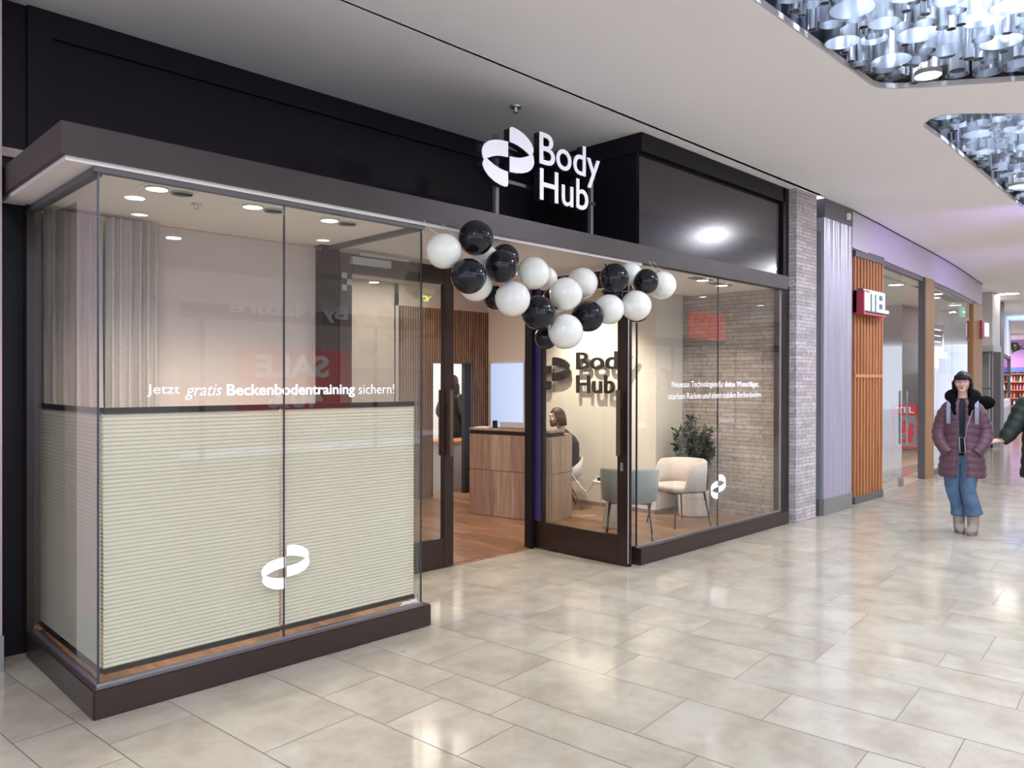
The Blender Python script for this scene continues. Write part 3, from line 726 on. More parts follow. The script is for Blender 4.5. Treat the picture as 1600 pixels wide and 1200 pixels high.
# left leaf, closed
def leaf_left():
    t = thing('glass_door', (3.11, 4.93, 0.0), 'dark-framed glass door leaf, closed, beside the bay', 'door', 'entrance door leaves')
    x0, x1, y0, y1 = 3.11, 4.217, 4.905, 4.955
    bm = BM()
    box(bm, x0, x0+0.11, y0, y1, 0.012, 2.50); box(bm, x1-0.105, x1, y0, y1, 0.012, 2.50)
    box(bm, x0+0.11, x1-0.105, y0, y1, 0.012, 0.252); box(bm, x0+0.11, x1-0.105, y0, y1, 2.35, 2.50)
    part('door_frame', bm, M['frame'], t, bevel=0.003)
    bm = BM(); box(bm, x0+0.105, x1-0.10, 4.926, 4.934, 0.247, 2.355); part('pane', bm, M['glass'], t)
    for y, s in ((4.86, 1), (5.0, 1)):
        bm = BM(); box(bm, 4.135, 4.165, y-0.010, y+0.010, 0.93, 1.48)
        for z in (1.05, 1.34): tube(bm, [(4.15, y, z), (4.15, 4.905 if y < 4.93 else 4.955, z)], 0.009, 8)
        part('handle_bar', bm, M['bronze'], t, bevel=0.003)
    bm = BM(); box(bm, 3.20, 3.55, 4.868, 4.904, 2.42, 2.475); part('door_closer', bm, M['lgrey'], t)
    bm = BM(); box(bm, 3.26, 3.72, 4.855, 4.875, 2.487, 2.505); part('closer_arm', bm, M['lgrey'], t)
    bm = BM()
    for x, z in ((3.10, 2.31), (3.145, 2.265), (3.10, 2.22)): box(bm, x+0.03, x+0.072, 4.901, 4.905, z, z+0.042)
    part('sticker', bm, M['lgrey'], t)
leaf_left()
def leaf_right():
    t = thing('glass_door', (5.245, 4.93, 0.0), 'dark-framed glass door leaf, standing open towards the walkway', 'door', 'entrance door leaves')
    y0, y1, x0, x1 = 3.862, 4.925, 5.222, 5.272
    bm = BM()
    box(bm, x0, x1, y0, y0+0.105, 0.012, 2.50); box(bm, x0, x1, y1-0.105, y1, 0.012, 2.50)
    box(bm, x0, x1, y0+0.105, y1-0.105, 0.012, 0.252); box(bm, x0, x1, y0+0.105, y1-0.105, 2.35, 2.50)
    part('door_frame', bm, M['frame'], t, bevel=0.003)
    bm = BM(); box(bm, 5.243, 5.251, y0+0.10, y1-0.10, 0.247, 2.355); part('pane', bm, M['glass'], t)
    bm = BM(); box(bm, 5.226, 5.240, y0-0.004, y0, 0.03, 2.46); part('edge_seal', bm, M['strapv'] if 'strapv' in M else M['silver'], t)
    bm = BM(); box(bm, 5.256, 5.276, y0-0.006, y0+0.02, 0.0, 2.49); part('rubber_seal', bm, M['black'], t)
    for x in (5.17, 5.325):
        bm = BM(); box(bm, x-0.010, x+0.010, 3.905, 3.935, 0.93, 1.48)
        for z in (1.05, 1.34): tube(bm, [(x, 3.92, z), (5.222 if x < 5.2 else 5.272, 3.92, z)], 0.009, 8)
        part('handle_bar', bm, M['bronze'], t, bevel=0.003)
    bm = BM(); box(bm, 5.216, 5.222, 3.905, 3.93, 0.80, 0.87); part('lock_plate', bm, M['silver'], t)
leaf_right()
bm = BM(); box(bm, 5.16, 5.20, 4.905, 4.985, 0.0, 2.53); box(bm, 5.20, 5.33, 4.95, 5.03, 0, 2.53); struct('trim_5', bm, M['blackmetal'], 'black hinge jamb of the open door leaf')
bm = BM(); box(bm, 5.212, 5.2215, 4.84, 4.925, 0.26, 2.5)
single('reflection_strip', bm, mat('violet_reflection_colour', (0.09, 0.07, 0.26), 0.35, 0.5), 'painted violet reflection at the hinge side of the open door', 'painted reflection')  # thin strip coloured as the violet light reflected on the jamb

# ---------------------------------------------------------------- RIGHT WINDOW
rw = thing('shop_window', (6.7, 3.88, 0.142), 'frameless right-hand shop window with two lines of white lettering', 'shop window')
bm = BM(); box(bm, 5.385, 6.705, 3.878, 3.888, 0.15, 2.565); part('front_pane', bm, M['glass'], rw)
bm = BM(); box(bm, 6.709, 8.02, 3.878, 3.888, 0.15, 2.565); part('front_pane', bm, M['glass'], rw)
bm = BM(); box(bm, 5.375, 5.385, 3.89, 4.93, 0.15, 2.54); part('side_pane', bm, M['glass'], rw)
bm = BM(); box(bm, 5.373, 5.382, 3.874, 3.888, 0.145, 2.56); box(bm, 6.704, 6.710, 3.876, 3.889, 0.15, 2.56); part('glass_edges', bm, M['edge'], rw)
bm = BM(); box(bm, 5.365, 8.02, 3.870, 3.896, 0.141, 0.152); box(bm, 8.015, 8.022, 3.87, 3.896, 0.15, 2.565); part('floor_channel', bm, M['silver'], rw)
bm = BM(); box(bm, 5.365, 8.03, 3.866, 3.90, 2.555, 2.575); part('head_channel', bm, M['dgrey'], rw)
bm = BM(); box(bm, 8.025, 8.20, 3.865, 3.94, 0.0, 2.60); box(bm, 7.99, 8.06, 3.90, 3.94, 0.15, 2.57); part('end_post', bm, M['frame'], rw)
bm = BM(); box(bm, 5.36, 5.42, 3.87, 4.95, 0.0, 0.142); part('side_plinth', bm, M['brown'], rw)
z1, z2 = 1.500, 1.392
words([('Neueste', 5.905, 6.195, z1, z1+.054, -0.006, 0), ('Technologien', 6.224, 6.693, z1-.015, z1+.056, -0.006, 0), ('für', 6.713, 6.805, z1, z1+.056, -0.006, 0),
       ('deine', 6.829, 7.033, z1, z1+.056, 0.016, 0), ('Wunschfigur,', 7.061, 7.527, z1-.016, z1+.056, 0.016, 0),
       ('starken', 5.851, 6.125, z2, z2+.055, -0.006, 0), ('Rücken', 6.155, 6.395, z2, z2+.056, -0.006, 0), ('und', 6.425, 6.56, z2, z2+.056, -0.006, 0), ('einen', 6.585, 6.765, z2, z2+.056, -0.006, 0),
       ('stabilen', 6.79, 7.05, z2, z2+.056, -0.006, 0), ('Beckenboden.', 7.08, 7.59, z2, z2+.056, -0.006, 0)], 3.8775, rw)
part('logo_decal', logo_bm((6.715, 3.8775, 0.532), (1, 0, 0), (0, 0, 1), 0.285, 0.235, 0.0012), M['decal'], rw, label='white vinyl ribbon emblem')
# interior shell
bm = BM(); box(bm, 8.06, 8.19, 3.94, 5.16, 0, 2.60); struct('wall_stone', bm, M['brick'], 'split-stone side wall inside the right window')
bm = BM(); box(bm, 7.50, 8.058, 5.14, 8.1, 0.0, 2.80); struct('wall_right', bm, M['wallw'], 'warm white wall carrying the black wall logo')
bm = BM(); box(bm, 7.487, 7.50, 5.127, 8.0, 0.0, 0.06); box(bm, 7.487, 8.06, 5.127, 5.14, 0.0, 0.06); struct('baseboard_right', bm, M['skirt'], 'grey skirting along the white wall')
bm = BM(); box(bm, 5.385, 8.06, 3.895, 5.03, 2.575, 2.60)
struct('ceiling_window', bm, M['soffit'], 'white ceiling above the seating corner')
bm = BM(); box(bm, 1.0, 8.1, 5.03, 8.3, 2.80, 2.85); box(bm, 5.3, 8.1, 8.0, 10.9, 2.80, 2.85)
struct('ceiling_shop', bm, M['walltan'], 'ceiling inside the studio')
bm = BM(); box(bm, 1.0, 1.16, 5.12, 8.0, 0, 2.8); struct('wall_shop_left', bm, M['walltan'], 'left wall inside the studio')
bm = BM(); box(bm, 1.16, 5.9, 8.0, 8.1, 0, 2.8); struct('wall_shop_back', bm, M['walltan'], 'rear wall inside the studio')
bm = BM(); box(bm, 5.9, 7.50, 8.0, 8.1, 2.52, 2.8); box(bm, 5.88, 5.95, 8.0, 8.1, 0, 2.8); box(bm, 7.18, 7.50, 8.03, 8.1, 0, 2.52); box(bm, 5.95, 7.2, 8.03, 8.1, 1.79, 2.52); box(bm, 5.95, 6.48, 8.03, 8.1, 0, 1.79)
struct('wall_shop_rear', bm, M['walltan'], 'taupe wall carrying the walnut slats')
for x, y, lb in ((6.79, 4.101, 'round bright downlight above the cream chair'), (7.297, 4.177, 'round bright downlight close to the split-stone wall')):
    t = thing('window_downlight', (x, y, 2.574), lb, 'light')
    bm = BM(); box(bm, x-0.20, x+0.12, y-0.05, y+0.05, 2.567, 2.574); part('mounting_plate', bm, M['dgrey'], t)
    bm = BM(); cyl(bm, (x, y), 0.055, 2.560, 2.568, 20); part('lamp', bm, M['lampw'], t)
    bm = BM(); pipe(bm, x, y, 0.064, 2.558, 2.570, 20); part('ring', bm, M['ring'], t, smooth=.6)
# slat wall
sl = thing('slat_wall', (6.8, 7.99, 0.0), 'walnut slatted wall panelling behind the reception counter', 'wall panelling')
k = 0; x = 5.97; slats = []
while x < 7.50:
    if not (6.47 < x < 7.16): part('slat', box(BM(), x, x+0.022, 7.972, 8.0, 0.0 if True else 0, 2.52), M['slat'], sl)
    else: part('slat', box(BM(), x, x+0.022, 7.972, 8.0, 1.80, 2.52), M['slat'], sl)
    x += 0.040
part('backing', box(box(BM(), 5.955, 7.49, 8.0, 8.03, 1.80, 2.52), 5.955, 6.47, 8.0, 8.03, 0, 1.80), M['black'], sl)
part('backing', box(BM(), 7.18, 7.49, 8.0, 8.03, 0, 1.80), M['black'], sl)
bm = BM(); box(bm, 7.045, 7.165, 7.965, 8.03, 0.0, 1.79); box(bm, 6.47, 6.50, 7.98, 8.1, 0, 1.79)
struct('door_1', bm, M['black'], 'black door leaf of the back room standing open')
# lit blue panel
lp = thing('frosted_screen', (7.47, 7.6, 0.9), 'pale blue glowing frosted panel behind the counter', 'light panel')
def quad_wall(bm, pts, z0, z1, t=0.02):
    (ax, ay), (bx, by) = pts; d = Vector((bx-ax, by-ay, 0)).normalized(); n = Vector((d.y, -d.x, 0))*t
    prism(bm, [(ax, ay), (bx, by), (bx+n.x, by+n.y), (ax+n.x, ay+n.y)], z0, z1); return bm
part('frosted_glass', box(BM(), 7.478, 7.492, 7.26, 7.90, 0.5, 1.80), M['screen'], lp)
part('rim', box(box(BM(), 7.475, 7.498, 7.90, 7.93, 0.5, 1.82), 7.475, 7.498, 7.24, 7.26, 0.5, 1.82), M['lgrey'], lp)
# back room
bm = BM(); box(bm, 5.3, 8.1, 10.75, 10.85, 0, 2.8); box(bm, 8.0, 8.1, 8.1, 10.8, 0, 2.8); box(bm, 5.2, 5.3, 8.1, 10.8, 0, 2.8)
struct('wall_back_room', bm, M['white'], 'white walls of the small back room')
bm = BM(); box(bm, 5.3, 8.0, 8.9, 10.75, 0.0, 0.01); struct('floor_back_room', bm, M['woodfloor'], 'wooden floor of the back room')
bench = thing('low_cabinet', (7.25, 8.5, 0), 'low pale cabinet with a wooden top in the back room', 'cabinet')
part('body', box(BM(), 6.95, 7.9, 8.32, 8.74, 0.01, 0.66), M['lgrey'], bench); part('top', box(BM(), 6.92, 7.93, 8.29, 8.77, 0.66, 0.70), M['orange'], bench)

# wall logo (black, standing off the white wall)
wl = thing('wall_logo', (7.44, 6.3, 1.45), 'black ribbon emblem and lettering standing off the white wall', 'sign')
X = 7.44
part('ribbon_emblem', logo_bm((X, 6.70, 1.655), (0, -1, 0), (0, 0, 1), 0.62, 0.42, 0.022), M['blackmetal'], wl)
part('letters', text_bm('Body', 0.86, 0.285, 0.022, (X, 6.283, 1.63), (0, -1, 0), (0, 0, 1), 0.012), M['blackmetal'], wl, label='black letters reading Body')
part('letters', text_bm('Hub', 0.60, 0.225, 0.022, (X, 6.283, 1.405), (0, -1, 0), (0, 0, 1), 0.012), M['blackmetal'], wl, label='black letters reading Hub')
bm = BM()
for y, z in ((6.85, 1.72), (6.55, 1.6), (6.2, 1.7), (5.85, 1.75), (5.6, 1.7), (6.2, 1.5), (5.9, 1.5)): tube(bm, [(X+0.001, y, z), (7.5, y, z)], 0.004, 6)
part('spacers', bm, M['silver'], wl)

# ---------------------------------------------------------------- reception counter (rotated)
ang = math.atan2(6.704-5.625, 6.011-6.219)           # direction of the long front
ct = thing('reception_counter', (6.219, 5.625, 0.012), 'oak reception counter with dark recess under its top', 'counter', rz=ang)
MI = W[ct.name]
def cpart(name, boxes, m_, label=None, bevel=0.0, parent=None):
    bm = BM()
    for b in boxes: box(bm, *b)
    bm.transform(MI); return part(name, bm, m_, parent or ct, label=label, bevel=bevel)
L = 1.10; Wd = -0.46     # local: x along the front, y towards the staff side (negative)
cpart('carcass', [(0.012, L-0.012, -0.45, -0.012, 0, 0.925)], M['counter'])
xs = [0.0, 0.26, 0.52, 0.80, L]
cols = ['counter', 'counter2', 'counter', 'counter2', 'counter2', 'counter', 'counter2', 'counter']
for k in range(4):
    cpart('front_board', [(xs[k]+0.001, xs[k+1]-0.001, -0.016, 0.004, 0.525, 0.93)], M[cols[k]])
    cpart('front_board', [(xs[k]+0.001+(-0.05 if k else 0), xs[k+1]-0.001-(0.05 if k < 3 else 0), -0.016, 0.004, 0.004, 0.518)], M[cols[7-k]])
for a, b in ((-0.155, -0.016), (-0.46, -0.158)):
    cpart('side_board', [(-0.006, 0.014, a, b, 0.525, 0.93)], M['counter']); cpart('side_board', [(-0.006, 0.014, a, b, 0.004, 0.518)], M['counter'])
cpart('recess_strip', [(0.012, L-0.01, -0.30, -0.005, 0.93, 0.975)], M['black'])
cpart('top', [(-0.004, L, -0.31, 0.006, 0.975, 1.0)], M['counter'], bevel=0.003)
cpart('desk_top', [(0.0, L, -0.46, -0.31, 0.93, 0.95)], M['counter'], bevel=0.003)
def cthing(name, loc, label, cat):
    return thing(name, MI @ Vector(loc), label, cat, rz=ang)
def tpart(name, parent, boxes, m_, **kw):
    bm = BM()
    for b in boxes: box(bm, *b)
    bm.transform(MI); return part(name, bm, m_, parent, **kw)
lt = cthing('laptop', (0.45, -0.15, 1.0), 'grey laptop with its lid towards the entrance, on the counter', 'laptop')
tpart('lid', lt, [(0.30, 0.72, -0.075, -0.068, 1.004, 1.075)], M['lgrey']); tpart('base', lt, [(0.30, 0.72, -0.27, -0.068, 1.001, 1.012)], M['dgrey'])
sp = cthing('card_terminal', (0.83, -0.12, 1.0), 'small black upright device on the counter left of the laptop', 'device')
tpart('housing', sp, [(0.80, 0.85, -0.14, -0.10, 1.0, 1.085)], M['black'], bevel=0.004); tpart('foot', sp, [(0.79, 0.86, -0.155, -0.085, 1.0, 1.006)], M['black'])
pp = cthing('paper_stack', (0.98, -0.1, 1.0), 'loose papers at the far end of the counter', 'papers')
tpart('sheets', pp, [(0.89, 1.06, -0.2, -0.03, 1.0, 1.008)], M['paper'])

# ---------------------------------------------------------------- lounge chairs, table, plant
def lounge_chair(loc, rz, fabric, label, sx=1.0):
    t = thing('lounge_chair', loc, label, 'chair', None, rz=0)
    Mx = Matrix.Translation(loc) @ Matrix.Rotation(rz, 4, 'Z') @ Matrix.Diagonal((sx, sx, 1, 1))
    # seat (faces local -Y)
    bm = BM()
    ring = lambda z, s: ((0, 0.0, z), (0.25*s, 0, 0), (0, 0.235*s, 0))
    n = 28; rings = []
    for z, s in ((0.365, 0.82), (0.375, 0.95), (0.395, 1.0), (0.42, 1.0), (0.435, 0.93), (0.442, 0.7)):
        rr = []
        for k in range(n):
            a = 2*PI*k/n; c, s_ = math.cos(a), math.sin(a)
            e = 0.62
            x = 0.245*s*math.copysign(abs(c)**e, c); y = 0.235*s*math.copysign(abs(s_)**e, s_)
            rr.append(bm.verts.new((x, y-0.02, z)))
        rings.append(rr)
    for a, b in zip(rings, rings[1:]):
        for k in range(n): bm.faces.new((a[k], a[(k+1) % n], b[(k+1) % n], b[k]))
    bm.faces.new(rings[0][::-1]); bm.faces.new(rings[-1]); bm.transform(Mx)
    part('seat', bm, fabric, t, smooth=4)
    # wrap-around back
    bm = BM(); A0, A1, n = R(-22), R(202), 30; prof = []
    inner = []; outer = []
    sec = []
    for i in range(n+1):
        a = A0 + (A1-A0)*i/n; u = abs((i/n)-0.5)*2
        zt = 0.70 - 0.03*u**3 - 0.22*max(0, (u-0.80)/0.20)**2.2
        zb = 0.37 + 0.03*u**2
        rx, ry = 0.275, 0.27
        c = Vector((rx*math.cos(a), ry*math.sin(a)-0.01, 0)); d = Vector((math.cos(a), math.sin(a), 0))
        row = []
        for zz, off in ((zb, -0.018), (zb-0.008, 0.006), (zb, 0.024), ((zb+zt)/2, 0.034), (zt-0.02, 0.040), (zt, 0.020), (zt-0.01, -0.004), ((zb+zt)/2, -0.022)):
            row.append(bm.verts.new(c + d*off + Vector((0, 0, zz))))
        sec.append(row)
    for a, b in zip(sec, sec[1:]):
        for k in range(8): bm.faces.new((a[k], a[(k+1) % 8], b[(k+1) % 8], b[k]))
    bm.faces.new(sec[0][::-1]); bm.faces.new(sec[-1]); bm.transform(Mx)
    part('backrest', bm, fabric, t, smooth=4)
    bm = BM(); 
    tube(bm, [(-.19, -.19, .36), (.19, -.19, .36), (.19, .17, .36), (-.19, .17, .36), (-.19, -.19, .36)], 0.010, 8); bm.transform(Mx); part('seat_frame', bm, M['chairleg'], t)
    for sx_, sy in ((-1, -1), (1, -1), (1, 1), (-1, 1)):
        bm = BM(); tube(bm, [(sx_*0.20, sy*0.18, 0.372), (sx_*0.245, sy*0.235, 0.0)], [0.013, 0.009], 8); bm.transform(Mx); part('leg', bm, M['chairleg'], t, smooth=1)
    return t
lounge_chair((7.17, 4.62, 0.012), R(-110), M['cream'], 'cream upholstered lounge chair in front of the potted olive')
lounge_chair((6.20, 4.56, 0.012), R(125), M['teal'], 'grey-teal upholstered lounge chair seen from behind, next to the open door', 0.92)
ctb = thing('side_table', (6.62, 5.04, 0.012), 'low round table on a pale cone foot, behind the teal chair', 'table')
part('cone_foot', lathe(BM(), (6.62, 5.04), [(0.15, 0.012), (0.15, 0.03), (0.075, 0.44), (0.06, 0.47)], 28), M['concrete'], ctb, smooth=0.6)
part('table_top', lathe(BM(), (6.62, 5.04), [(0.24, 0.47), (0.25, 0.478), (0.25, 0.490), (0.24, 0.495)], 36), M['white'], ctb, smooth=0.6)
bm = BM(); box(bm, 6.44, 6.54, 5.10, 5.16, 0.496, 0.53); ps = single('power_strip', bm, M['black'], 'black power adapter lying on the low round table', 'power adapter', bevel=0.006)
bm = BM(); tube(bm, [(6.63, 5.78, 0.56), (6.66, 5.70, 0.50), (6.66, 5.55, 0.36), (6.62, 5.44, 0.33), (6.57, 5.33, 0.42), (6.52, 5.22, 0.53), (6.50, 5.165, 0.515)], 0.0055, 8)
tube(bm, [(6.66, 5.76, 0.03), (6.74, 5.62, 0.022), (6.78, 5.45, 0.05), (6.74, 5.35, 0.16), (6.66, 5.27, 0.36), (6.56, 5.2, 0.52), (6.52, 5.16, 0.52)], 0.0055, 8)
single('power_cable', bm, M['white'], 'white cable looping from the counter to the round table', 'cable', smooth=4)

def leafy(bm, base, n_branch, height, spread, leaf, rnd, leafw=0.35, stems=None, start=0.25):
    for b in range(n_branch):
        a = rnd.uniform(0, 2*PI); rr = spread*math.sqrt(rnd.random()); h = height*rnd.uniform(0.62, 1.0)*(1-0.25*(rr/spread)**2)
        p0 = Vector(base); p3 = p0 + Vector((rr*math.cos(a), rr*math.sin(a), h)); p1 = p0 + Vector((rr*.25*math.cos(a), rr*.25*math.sin(a), h*.45))
        pts = [(p0*(1-t)**2 + p1*2*t*(1-t) + p3*t*t) for t in [i/7 for i in range(8)]]
        if stems is not None: tube(stems, pts, [0.006*(1-i/9) for i in range(8)], 5)
        for t in range(int(52)):
            u = start + (1-start)*rnd.random(); i = min(6, int(u*7)); q = pts[i].lerp(pts[i+1], u*7-i)
            d = Vector((rnd.gauss(0, 1), rnd.gauss(0, 1), rnd.gauss(0.5, .8))).normalized()
            l = leaf*rnd.uniform(.7, 1.3); s = d.cross(Vector((rnd.gauss(0, 1), rnd.gauss(0, 1), rnd.gauss(0, 1)))).normalized()*l*leafw/2; up = d.cross(s).normalized()*l*0.08
            q = q + d*0.005
            v = [bm.verts.new(p) for p in (q, q+d*l*.35+s+up, q+d*l*.7+s*.8, q+d*l, q+d*l*.7-s*.8, q+d*l*.35-s+up)]
            bm.faces.new((v[0], v[1], v[2], v[3])); bm.faces.new((v[0], v[3], v[4], v[5]))
rnd = random.Random(11)
pl = thing('potted_olive', (7.75, 4.79, 0.012), 'bushy olive plant in a pale round pot by the stone wall', 'plant')
part('pot', lathe(BM(), (7.75, 4.79), [(0.15, 0.012), (0.17, 0.03), (0.175, 0.30), (0.168, 0.312), (0.155, 0.30), (0.15, 0.27), (0.02, 0.27)], 36), M['concrete'], pl, smooth=0.6)
part('soil', cyl(BM(), (7.75, 4.79), 0.152, 0.262, 0.277, 24), M['soil'], pl)
lb, sb = BM(), BM(); leafy(lb, (7.75, 4.79, 0.27), 80, 0.92, 0.26, 0.055, rnd, 0.36, sb, 0.28)
part('foliage', lb, M['leaf'], pl); part('stems', sb, M['bark'], pl)

# ---------------------------------------------------------------- big sign above the entrance
sg = thing('shop_sign', (4.2, 3.85, 2.88), 'white ribbon emblem and Body Hub lettering standing above the awning', 'sign')
YS = 3.845
part('ribbon_emblem', logo_bm((3.828, YS+0.022, 3.133), (1, 0, 0), (0, 0, 1), 0.518, 0.435, 0.006), M['letter'], sg, label='white ribbon emblem')
part('emblem_side', logo_bm((3.828, YS+0.079, 3.133), (1, 0, 0), (0, 0, 1), 0.514, 0.431, 0.056), M['black'], sg)
for word, x0, x1, z0, z1 in (('Body', 4.145, 4.850, 3.075, 3.385), ('Hub', 4.150, 4.705, 2.885, 3.120)):
    part('letters', text_bm(word, x1-x0, z1-z0, 0.006, (x0, YS+0.022, z0), (1, 0, 0), (0, 0, 1), 0.006), M['letter'], sg, label='white letters reading ' + word)
    part('letter_sides', text_bm(word, x1-x0-.004, z1-z0-.004, 0.056, (x0+.002, YS+0.079, z0+.002), (1, 0, 0), (0, 0, 1), 0.005), M['black'], sg)
for x in (3.80, 4.86):
    part('post', box(BM(), x-0.016, x+0.016, YS+0.105, YS+0.137, 2.70, 3.30), M['dgrey'], sg)
bm = BM(); box(bm, 3.6, 4.9, YS+0.10, YS+0.125, 3.18, 3.205); box(bm, 3.7, 4.9, YS+0.10, YS+0.125, 2.975, 3.0); part('cross_bar', bm, M['blackmetal'], sg)

# ---------------------------------------------------------------- balloon garland
def balloon(kind, x, y, z, r, rl, axis, label):
    t = thing('balloon', (x, y, z-rl), label, 'balloon', 'garland of white and black balloons')
    ax = Vector(axis).normalized(); X_, Y_ = frame_of(ax); rot = Matrix((X_, Y_, ax)).transposed().to_3x3()
    k = rl/r
    prof = [(0.001, -1.0), (0.16, -0.985), (0.34, -0.94), (0.54, -0.84), (0.72, -0.69), (0.87, -0.49), (0.965, -0.26), (1.0, 0.0), (0.975, 0.22), (0.90, 0.45), (0.77, 0.66), (0.58, 0.84), (0.36, 0.99), (0.17, 1.10), (0.06, 1.165)]
    bm = BM(); lathe(bm, (0, 0), [(a*r, b*r) for a, b in prof], 36)
    bm.transform(Matrix.Translation((x, y, z)) @ rot.to_4x4())
    mt = M['pearl'] if kind == 'w' else M['blackb']
    part('skin', bm, mt, t, smooth=4)
    bm = BM(); lathe(bm, (0, 0), [(0.02*r, 1.14*r), (0.055*r, 1.18*r), (0.03*r, 1.21*r), (0.09*r, 1.27*r), (0.02*r, 1.26*r)], 12)
    bm.transform(Matrix.Translation((x, y, z)) @ rot.to_4x4()); part('knot', bm, mt, t, smooth=4)
BL = [('w', 3.118, 3.725, 2.368, 0.113, (1, .1, -.1), 'pearl white balloon at the far left end of the garland, hung by strings'),
('b', 3.331, 3.66, 2.469, 0.113, (.3, 1, -.3), 'topmost black balloon, covering the awning edge'),
('b', 3.233, 3.62, 2.21, 0.112, (.3, .9, .5), 'black balloon directly under the topmost black one'),
('w', 3.458, 3.80, 2.196, 0.114, (0, 1, .3), 'white balloon mostly hidden behind the lower left black balloon'),
('w', 3.597, 3.86, 2.388, 0.098, (0, 1, 0), 'white balloon peeping out between the three black balloons at left'),
('b', 3.758, 3.83, 2.407, 0.100, (0, 1, 0), 'black balloon just behind and above another black one, right of the topmost'),
('b', 3.541, 3.64, 2.308, 0.108, (.2, 1, -.1), 'third front black balloon from the left, level with the white ones'),
('w', 3.888, 3.68, 2.302, 0.115, (.1, 1, -.2), 'large white balloon at the top between black balloons and the soffit'),
('w', 4.196, 3.85, 2.31, 0.09, (0, 1, 0), 'white balloon half hidden behind the large upper white one'),
('w', 3.626, 3.62, 2.098, 0.118, (.2, 1, .25), 'white balloon hanging under the third black balloon'),
('b', 3.70, 3.86, 2.13, 0.085, (0, 1, 0), 'black balloon only showing as a sliver behind two white ones'),
('b', 3.963, 3.70, 2.033, 0.120, (-.25, .75, .55), 'egg-shaped black balloon left of the lowest white balloon'),
('w', 4.164, 3.62, 2.176, 0.118, (0, 1, 0), 'white balloon in the very middle of the garland'),
('w', 4.562, 3.80, 2.305, 0.119, (0, 1, -.3), 'white balloon behind and to the right of the middle one'),
('b', 4.537, 3.72, 2.043, 0.118, (-.8, .8, 0), 'black balloon right of the lowest white balloon'),
('w', 4.16, 3.62, 1.906, 0.126, (0, .8, .6), 'lowest white balloon of the garland'),
('b', 4.153, 3.80, 1.87, 0.085, (0, .8, .5), 'black balloon mostly hidden behind the lowest white one'),
('b', 4.776, 3.66, 2.349, 0.113, (0, .6, .8), 'black balloon high on the right part of the garland'),
('w', 5.10, 3.74, 2.42, 0.095, (0, 1, 0), 'white balloon hidden between the two right-hand black balloons'),
('b', 5.138, 3.62, 2.353, 0.102, (0, 1, 0), 'rightmost black balloon, smaller and round'),
('w', 5.50, 3.71, 2.365, 0.120, (-1, .3, 0), 'pearl white balloon at the far right end of the garland'),
('w', 4.738, 3.68, 2.108, 0.117, (0, 1, .3), 'white balloon below the right-hand upper black balloon'),
('w', 4.979, 3.60, 2.148, 0.120, (0, 1, .2), 'white balloon beneath the rightmost black balloon'),
('b', 4.93, 3.80, 2.24, 0.085, (0, 1, 0), 'black balloon glimpsed behind the right group of white balloons'),
('b', 5.16, 3.72, 2.13, 0.100, (0, 1, 0), 'black balloon showing as a dark rim beneath the lower right white one'),
('b', 4.304, 3.86, 2.17, 0.085, (0, 1, 0), 'black balloon glimpsed deep between the middle white balloons')]
for k, x, y, z, r, ax, lb in BL: balloon(k, x, y, z, r, r, ax, lb)
bm = BM()
for a, b, c in (((3.02, 3.80, 2.555), (3.05, 3.76, 2.49), (3.10, 3.72, 2.462)), ((3.17, 3.80, 2.555), (3.20, 3.76, 2.50), (3.23, 3.72, 2.445)),
                ((5.44, 3.80, 2.57), (5.43, 3.76, 2.52), (5.38, 3.70, 2.46)), ((5.50, 3.80, 2.57), (5.52, 3.74, 2.50), (5.54, 3.70, 2.475))):
    tube(bm, [a, b, c], 0.0022, 6)
tube(bm, [(3.12, 3.74, 2.33), (3.5, 3.76, 2.28), (3.9, 3.77, 2.15), (4.2, 3.77, 2.05), (4.6, 3.77, 2.16), (5.0, 3.76, 2.27), (5.45, 3.73, 2.34)], 0.002, 5)
single('garland_string', bm, M['string'], 'thin white string tying the balloon garland to the awning', 'string')

# ---------------------------------------------------------------- pillars right of the studio
bm = BM(); box(bm, 8.20, 8.715, 3.785, 4.3, 0, CEIL-0.002); struct('wall_pillar', bm, M['brick2'], 'split-stone pillar at the right end of the studio')
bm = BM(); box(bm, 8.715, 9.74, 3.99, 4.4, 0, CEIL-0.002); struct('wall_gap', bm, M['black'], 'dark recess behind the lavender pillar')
lv = thing('clad_pillar', (9.28, 3.9, 0), 'lavender-grey ribbed metal pillar beside the stone pillar', 'pillar')
bm = BM(); n = 120; F = []
rnd = random.Random(4); xs = [8.87+0.82*i/n for i in range(n+1)]
dep = [0.0025*math.sin(i*0.9)+0.002*math.sin(i*0.37+1)+rnd.uniform(-.0012, .0012) for i in range(n+1)]
poly = [(x, 3.762+d) for x, d in zip(xs, dep)] + [(9.69, 4.0), (8.87, 4.0)]
prism(bm, poly, 0.19, 3.46); part('ribbed_front', bm, M['lav'], lv)
bm = BM(); box(bm, 8.868, 9.692, 3.756, 4.0, 0, 0.19); part('base', bm, M['green'], lv)
bm = BM(); box(bm, 8.868, 9.692, 3.756, 4.0, 3.46, CEIL-0.003); part('top_panel', bm, M['dgrey'], lv)
bm = BM()
for y0, y1 in ((3.80, 3.85), (3.87, 3.93)): tube(bm, [(8.862, (y0+y1)/2, 0.19), (8.862, (y0+y1)/2, 3.3)], 0.026, 12)
part('side_folds', bm, M['bluegrey'], lv, smooth=1)
bm = BM(); box(bm, 8.80, 8.868, 3.775, 4.0, 0, 0.19); part('side_base', bm, M['dgrey'], lv)
bm = BM(); box(bm, 9.48, 9.54, 3.72, 3.756, 3.52, 3.60); single('sensor_box', bm, M['white'], 'small white sensor box on the dark band above the lavender pillar', 'sensor', bevel=0.006)
